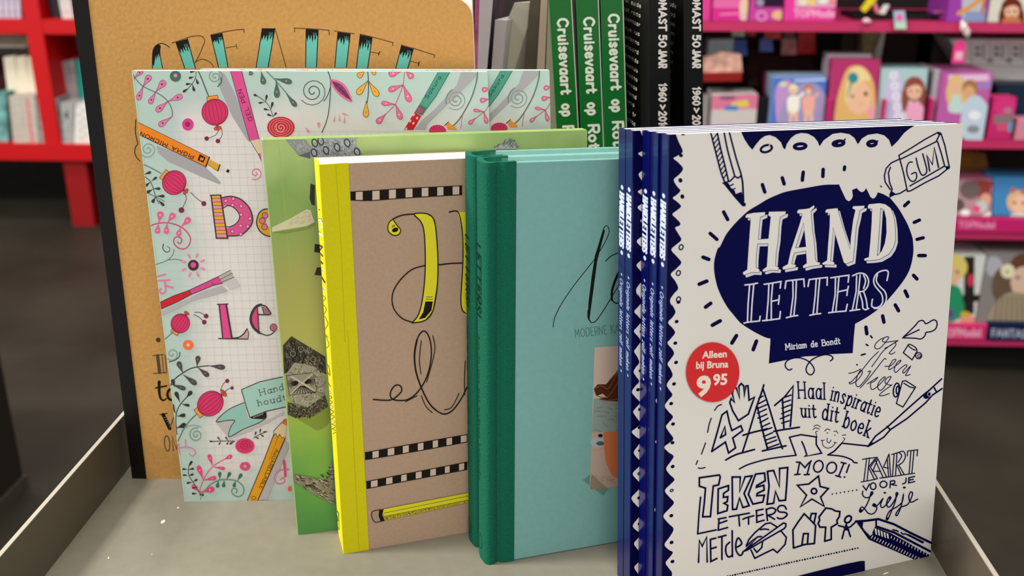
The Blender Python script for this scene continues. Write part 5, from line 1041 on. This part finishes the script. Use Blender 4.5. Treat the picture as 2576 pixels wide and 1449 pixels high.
def a_game(A):
    A.fill('#c8c4c0', [(1790, 272), (1910, 272), (1910, 310), (1790, 310)]); A.fill('#d87898', [(1790, 240), (1912, 236), (1910, 274), (1790, 276)]); A.fill('#e0c858', [(1840, 258), (1880, 250), (1885, 268), (1842, 270)]); A.fill('#3a80c0', [(1822, 266), (1858, 266), (1855, 278), (1822, 277)]); A.dot('#8a5a70', 1830, 246, 22, 6)
item('game_box', 'small white and pink game box at the left end of the board', 'box', (1792, 236, 1908), ZB, '#c8c4c0', .1, a_game, .03)
item('black_stand', 'black display stand between the game box and the blue books', 'stand', (1900, 245, 1950), ZB, '#0b0a0a', .2, None, .05)
item('white_post', 'narrow pale post beside the right black jubilee book', 'post', (1772, 240, 1779), ZB, '#9a9c98', .04, None, .02)
# --- top board
def a_pink1(A):
    A.fill('#e46aa8', [(1760, 20), (1900, 20), (1900, -40), (1760, -40)]); A.line('#f090c0', 4, [(1812, 36), (1860, 34)], 0); A.dot('#e8c8a8', 1872, 20, 12, 26); A.dot('#e8b8c0', 1872, 42, 12, 10)
item('doll_box', 'hot pink box with a cream doll figure, leftmost on the top board', 'box', (1802, -120, 1893), ZT, '#d8288c', .16, a_pink1, .0)
item('doll_box', 'plain hot pink box cut off by the right black book', 'box', (1740, -120, 1798), ZT, '#e03a94', .16, None, .0)
def a_pur(A):
    A.fill('#2a1430', [(1900, 18), (1976, 18), (1976, -100), (1900, -100)]); A.ring('#e0a0d0', 4, 1916, 40, 12, 11); A.dot('#e8b488', 1958, 38, 17, 12); A.dot('#a090a8', 1912, 6, 10, 10)
item('doll_box', 'purple pink tray box with dark window and yellow seal', 'box', (1897, -120, 1982), ZT, '#c8409c', .16, a_pur, .0)
def a_top(A):
    A.fill('#d8a8c0', [(2000, 18), (2110, 18), (2105, -100), (2000, -100)]); A.dot('#e8e0c0', 2020, 4, 12, 9); A.dot('#f4d040', 2042, 6, 9, 7); A.dot('#f0e8d8', 2070, 0, 14, 9); A.dot('#f08090', 2095, 6, 9, 8); A.dot('#90c8a8', 2060, -10, 14, 9)
    A.glyphs('#f4a8cc', 4.5, 'TOPModel', [(1998, 42), (2108, 42)], 17, sx='fit')
item('display_tray', 'bright pink display tray with a pale raised name and glittery goods', 'box', (1986, -120, 2118), ZT, '#e83a9c', .16, a_top, .0)
item('display_tray', 'black display tray filling the top board beside the pink one', 'box', (2150, 38, 2402), ZT, '#0c0b0c', .16, None, .06)
item('pencil_case', 'narrow salmon and lilac case lying in the black tray', 'case', (2352, 30, 2402), .1, mat('#c87890', .4, var=.3, scale=20), .03, None, .03)
def a_pbox(A):
    A.fill('#b8bcc8', [(2420, 55), (2478, 55), (2478, -60), (2420, -60)]); A.fill('#8898c0', [(2420, 55), (2478, 55), (2478, 30), (2430, 28)]); A.line('#d8984c', 12, [(2412, 34), (2440, 18), (2472, -6)], 1); A.line('#c0703c', 8, [(2478, 0), (2470, 30)], 0)
item('doll_box', 'purple framed window box with a stretched orange arm figure', 'box', (2406, -120, 2508), ZT, '#9a3aa4', .16, a_pbox, .0)
item('doll_box', 'white box with a brown haired girl at the top right corner', 'box', (2512, -120, 2640), ZT, '#d8d4c4', .16, lambda A: (girl(A, 2545, 22, 24, '#6a2a20', '#d88868'), A.dot('#c87850', 2545, 60, 26, 20)), .0)
for lb, q, h in (('yellow marker hanging in front of the black tray', [(2166, 24), (2176, 32), (2212, -8), (2196, -20)], '#e0cc20'), ('white tag hanging beside the yellow marker', [(2211, 34), (2226, 36), (2238, 12), (2226, 12)], '#dcdcd8'), ('pink rubber strip beside the yellow marker', [(2205, 34), (2212, 32), (2205, 8), (2196, 8)], '#d87890')):
    bgthing('hanging_toy', lb, 'toy', None, q, YP+.02, .012, mat(h, .4), None, kid=False)
def tagcard(name, lab, q, h, fn=None):
    r, b, pl, pts = bgthing(name, lab, 'tag', None, q, YP-.012, .004, mat(h, .4), None)
    if fn: A = Art(pl, None, rough=.4); A.y = -.0004; A.step = -6e-6; fn(A); A.build('front_print', r)
tagcard('price_tag', 'blue and green tag with pink dot clipped on the top board edge', [(2252, 73), (2281, 73), (2276, 27), (2248, 28)], '#a8c0d4', lambda A: (A.dot('#ec6aa8', 2263, 44, 9, 9), A.fill('#c0dcc4', [(2251, 73), (2280, 73), (2278, 56), (2250, 57)])))
blob('plush_charm', 'small white plush charm hanging from the top board', 'toy', [(2424, 68, 9, 11), (2432, 80, 8, 10), (2419, 56, 5, 6), (2435, 90, 5, 5)], mat('#ecdcdc', .9), YP-.02)
blob('plush_charm', 'tiny pink white charm on the top board near the pink tray', 'toy', [(2179, 52, 9, 8), (2188, 54, 6, 6), (2172, 50, 5, 5)], mat('#ecc0cc', .9), YP-.006)
tagcard('hang_tag', 'hot pink hang tag with white label under the plush charm', [(2394, 160), (2425, 160), (2430, 112), (2416, 98), (2400, 116)], '#ec3c8c', lambda A: (A.fill('#e8b4c8', [(2402, 150), (2420, 150), (2423, 130), (2404, 130)])))
# --- third board
def a_mix(A):
    A.fill('#b08890', [(2400, 455), (2510, 455), (2516, 545), (2400, 545)]); A.fill('#8a3c30', [(2440, 455), (2500, 460), (2490, 500), (2450, 490)], 1); A.dot('#6c5c5a', 2440, 478, 26, 24); A.dot('#d8a088', 2480, 500, 14, 14); A.dot('#5a5048', 2412, 515, 14, 16); A.dot('#b8c8c0', 2468, 520, 16, 14)
    A.dot('#e04a80', 2456, 525, 11, 9); A.fill('#f0ece0', [(2470, 546), (2484, 535), (2505, 534), (2516, 546)], 1); A.dot('#ece8e8', 2428, 535, 12, 8); A.dot('#d888b8', 2500, 480, 8, 18)
item('doll_box', 'crowded picture box on the third board, next to the navy stack', 'box', (2385, 456, 2508), ZC2+.04, '#b06888', .1, a_mix, .03, tilt=.03)
bgthing('cardboard_flap', 'dark yellow cardboard flap behind the crowded picture box', 'box', None, [(2390, 460), (2495, 460), (2478, 385), (2390, 375)], YP+.18, .1, mat('#8a5a18', .7, var=.25, scale=18), None, kid=False)
item('doll_box', 'blue box with a pale doll face at the right edge of the third board', 'box', (2512, 452, 2640), ZC2+.04, '#3a80b8', .1, lambda A: (A.dot('#d8b088', 2560, 508, 28, 30), A.dot('#e8bca0', 2566, 514, 20, 24), A.dot('#5a5048', 2552, 510, 4, 4), A.dot('#5a5048', 2574, 511, 4, 4), A.dot('#c06858', 2548, 478, 7, 7), A.dot('#c06858', 2574, 482, 7, 7), A.fill('#d8d8d8', [(2530, 556), (2620, 556), (2600, 535), (2545, 538)])), .03, tilt=.03)
def a_tray(A):
    A.glyphs('#ec8ab4', 4, 'TOPModel', [(2412, 572), (2505, 574)], 15, sx='fit')
item('display_tray', 'magenta counter tray on the third board holding picture boxes', 'box', (2380, 548, 2640), ZC2, '#c8206c', .02, a_tray, -.006)
# --- fourth board
def a_blonde2(A):
    A.fill('#d8dcd8', [(2380, 640), (2485, 640), (2482, 818), (2370, 818)]); A.fill('#2c2624', [(2425, 645), (2452, 645), (2450, 790), (2425, 790)]); A.dot('#e0cc70', 2398, 672, 36, 34); A.dot(SK, 2392, 696, 22, 26); A.dot('#5a4438', 2408, 684, 4, 4); A.fill('#2c9468', [(2370, 725), (2412, 722), (2426, 770), (2415, 800), (2370, 808)], 1); A.dot('#6a4898', 2388, 790, 12, 12)
    A.fill('#2a2220', [(2422, 742), (2484, 740), (2484, 758), (2422, 760)]); A.dot('#c83c54', 2442, 705, 9, 16); A.dot('#c84868', 2465, 770, 8, 12); A.dot('#e0a088', 2435, 805, 22, 12); A.dot('#d8b430', 2428, 790, 12, 7)
item('doll_box', 'white box with a blonde doll in green on the fourth board', 'box', (2366, 640, 2482), ZD+.03, '#d8dcd8', .14, a_blonde2, .02)
def a_hair(A):
    A.fill('#8c8684', [(2485, 635), (2640, 635), (2640, 812), (2485, 812)]); A.dot('#b4b4bc', 2500, 670, 22, 26); A.dot('#6a5848', 2528, 720, 34, 50); A.dot('#6a4430', 2580, 670, 40, 34); A.dot('#e0c0a8', 2576, 710, 34, 40); A.dot('#ece4c4', 2535, 682, 18, 18); A.dot('#c8b440', 2533, 684, 5, 5); A.fill('#a89880', [(2490, 812), (2515, 750), (2560, 735), (2640, 760), (2640, 812)], 1)
    for k in range(7): A.line('#6a5c48', 3, [(2510+k*12, 745), (2502+k*14, 808)], 0)
    A.dot('#5a4a44', 2560, 698, 7, 3)
item('doll_box', 'grey box with a flower-haired doll in fur at the right edge', 'box', (2486, 634, 2640), ZD+.03, '#8c8684', .14, a_hair, .02)
item('display_tray', 'pink counter tray with a pale raised name on the fourth board', 'box', (2366, 816, 2486), ZD, '#d83070', .02, lambda A: A.glyphs('#f0a0bc', 4.5, 'TOPModel', [(2370, 846), (2470, 846)], 19, sx='fit'), -.004)
item('display_tray', 'navy counter tray with silver name on the fourth board', 'box', (2490, 812, 2640), ZD, '#0e1c44', .02, lambda A: A.glyphs('#a8b0c4', 4.5, 'FANTASY', [(2494, 846), (2600, 850)], 18, sx='fit'), -.004)
# ================================================================== RED SHELVING, LEFT
YR = 4.17
gc = ground(63, 1223, ZF)
cb = thing('dark_cabinet', 'dark cabinet side cut off at the lower left edge of the frame', 'cabinet', None, (gc.x, gc.y, ZF))
box('side_panel', (-.02, 0, -1.3, 0, .03, .55), mat('#2a241e', .6), cb); box('body', (-.6, -.02, -1.3, -.002, .03, .55), mat('#241f1a', .6), cb); box('plinth', (-.58, .006, -1.3, .006, 0, .03), mat('#4a443c', .5), cb)
red_m = mat('#be060f', .5, spec=.3); red_shade_m = mat('#8f0d12', .5)  # second red is darker, putting the shade below the unit into the legs
rs = thing('red_shelf_unit', 'bright red shelving unit on legs at the far left', 'shelf', None, (-2.2, YR, ZF))
def rs_box(name, b, m): return box(name, (b[0]+2.2, b[1]+2.2, b[2]-YR, b[3]-YR, b[4]-ZF, b[5]-ZF), m, rs)
rs_box('shelf_board', (-3.6, -.9, YR, YR+.45, -.120, -.062), red_m); rs_box('shelf_board', (-3.6, -.9, YR-.012, YR+.45, -.648, -.577), red_m)
rs_box('upright', (-2.205, -2.135, YR-.004, YR+.45, -.577, .6), red_m); rs_box('upright', (-3.3, -3.23, YR-.004, YR+.45, -.577, .6), red_m); rs_box('upright', (-1.1, -1.03, YR-.004, YR+.45, -.577, .6), red_m)
rs_box('back_panel', (-3.6, -.9, YR+.45, YR+.47, -.648, .6), mat('#3a1210', .7))
rs_box('inner_ledge', (-2.13, -1.2, YR+.2, YR+.45, -.27, -.235), red_m)
for x in (-2.15, -1.15, -3.3): rs_box('leg', (x, x+.1, YR+.02, YR+.12, ZF, -.648), red_shade_m)
rs_box('leg_brace', (-2.02, -2.0, YR+.05, YR+.08, -.9, -.648), mat('#b8b0a8', .3, metal=.8))
def litem(name, lab, cat, q, y, d, m, zb=None, group=None, back=0): return bgthing(name, lab, cat, group, q, y, d, m, zb, kid=False, back=back)
for k in range(4):
    x = -6+k*15; litem('magazine', ['lilac striped magazine at the very left edge of the upper red shelf', 'second lilac magazine on the upper red shelf', 'third lilac magazine on the upper red shelf', 'lilac magazine closest to the red upright'][k], 'magazine', [(x+2, 49), (x+14, 49), (x+10, -20), (x-3, -20)], YR+.05, .25, mat('#b9b2c6', .5, var=.25, scale=60), -.062, 'lilac magazines')
litem('book', 'dark violet book leaning right of the red upright', 'book', [(133, 49), (153, 49), (135, -40), (110, -40)], YR+.06, .25, mat('#241c28', .5), -.062)
litem('book', 'white patterned book beside the dark violet one', 'book', [(157, 50), (186, 50), (170, -40), (140, -40)], YR+.05, .25, mat('#c8c2c0', .6, var=.2, scale=60), -.062)
litem('paper_stack', 'flat stack of beige paper under the upper red board', 'paper', [(-30, 119), (66, 119), (84, 90), (-30, 84)], YR+.12, .28, mat('#b0aa98', .7, var=.12, scale=40))
litem('dark_underside', 'dark flat slab for the dark underside of the beige paper stack', 'box', [(-30, 140), (88, 140), (90, 120), (-30, 120)], YR+.12, .28, mat('#2a2624', .7))  # slab standing for the dark underside of the paper stack
for k in range(3):
    litem('photo_box', ['leftmost tall cream box behind the patterned boxes', 'middle tall cream box behind the patterned boxes', 'tall cream box touching the red upright'][k], 'box', [(20+k*27, 235), (46+k*27, 235), (38+k*28, 140), (8+k*28, 144)], YR+.1, .15, mat('#e6ddc4', .6, var=.04, scale=20), -.577, 'tall cream boxes')
litem('notebook', 'teal and white striped notebooks at the left frame edge', 'notebook', [(-20, 362), (20, 362), (14, 232), (-20, 236)], YR+.03, .2, mat('#6aa09c', .5, var=.6, scale=22), -.577)
for lab, q, m in (('grey beige patterned box with a pink band, leftmost of the front boxes', [(34, 358), (98, 358), (88, 240), (22, 242)], mat('#b8afa4', .6, var=.15, scale=60)),
                  ('marbled grey box, second of the front boxes', [(100, 358), (153, 358), (146, 248), (92, 244)], mat('#8f8d8c', .6, var=.5, scale=70)),
                  ('grey patterned box with dark bar, third of the front boxes', [(156, 358), (184, 358), (186, 262), (150, 258)], mat('#a0a09e', .6, var=.4, scale=80)),
                  ('white dotted box beside the kraft book edge', [(186, 358), (240, 358), (226, 258), (190, 262)], mat('#dcdad4', .6, var=.08, scale=60))):
    r, b, pl, pts = bgthing('patterned_box', lab, 'box', 'patterned boxes on the lower red board', q, YR+.01, .16, m, -.577)
    A = Art(pl, None, rough=.6); A.y = -.0006; A.step = -1e-5; x0 = q[0][0]
    if x0 == 34: A.fill('#e04a64', [(66, 246), (70, 246), (84, 358), (79, 358)])
    if x0 == 156: A.fill('#2c2a2a', [(164, 280), (170, 280), (171, 298), (164, 298)]); A.line('#3c3838', 2, [(152, 265), (160, 355)], 0)
    if x0 == 100: [A.ring('#5c5a5a', 2, random.uniform(104, 146), random.uniform(260, 350), 4, 5) for _ in range(14)]
    if x0 == 186:
        for k in range(9): A.dot('#8c8a88', 197+(k % 2)*12+k*1.2, 268+k*10, 2.6)
    if A.tris: A.build('front_print', r)
litem('box_file', 'mauve and grey box files right of the red upright', 'box', [(156, 244), (196, 244), (184, 150), (139, 158)], YR+.12, .15, mat('#a0969a', .6, var=.25, scale=25), -.577)
litem('box_file', 'teal box file at the edge of the kraft book', 'box', [(200, 240), (230, 240), (215, 148), (183, 152)], YR+.13, .15, mat('#1c8a7c', .5), -.577)
litem('tin', 'grey tin on the inner red ledge', 'tin', [(132, 106), (160, 106), (160, 86), (132, 86)], YR+.28, .1, mat('#8c9496', .4), -.235)
litem('tin', 'pale pink tin on the inner red ledge near the kraft book', 'tin', [(170, 102), (194, 102), (192, 84), (168, 84)], YR+.28, .1, mat('#d8b8a8', .5), -.235)
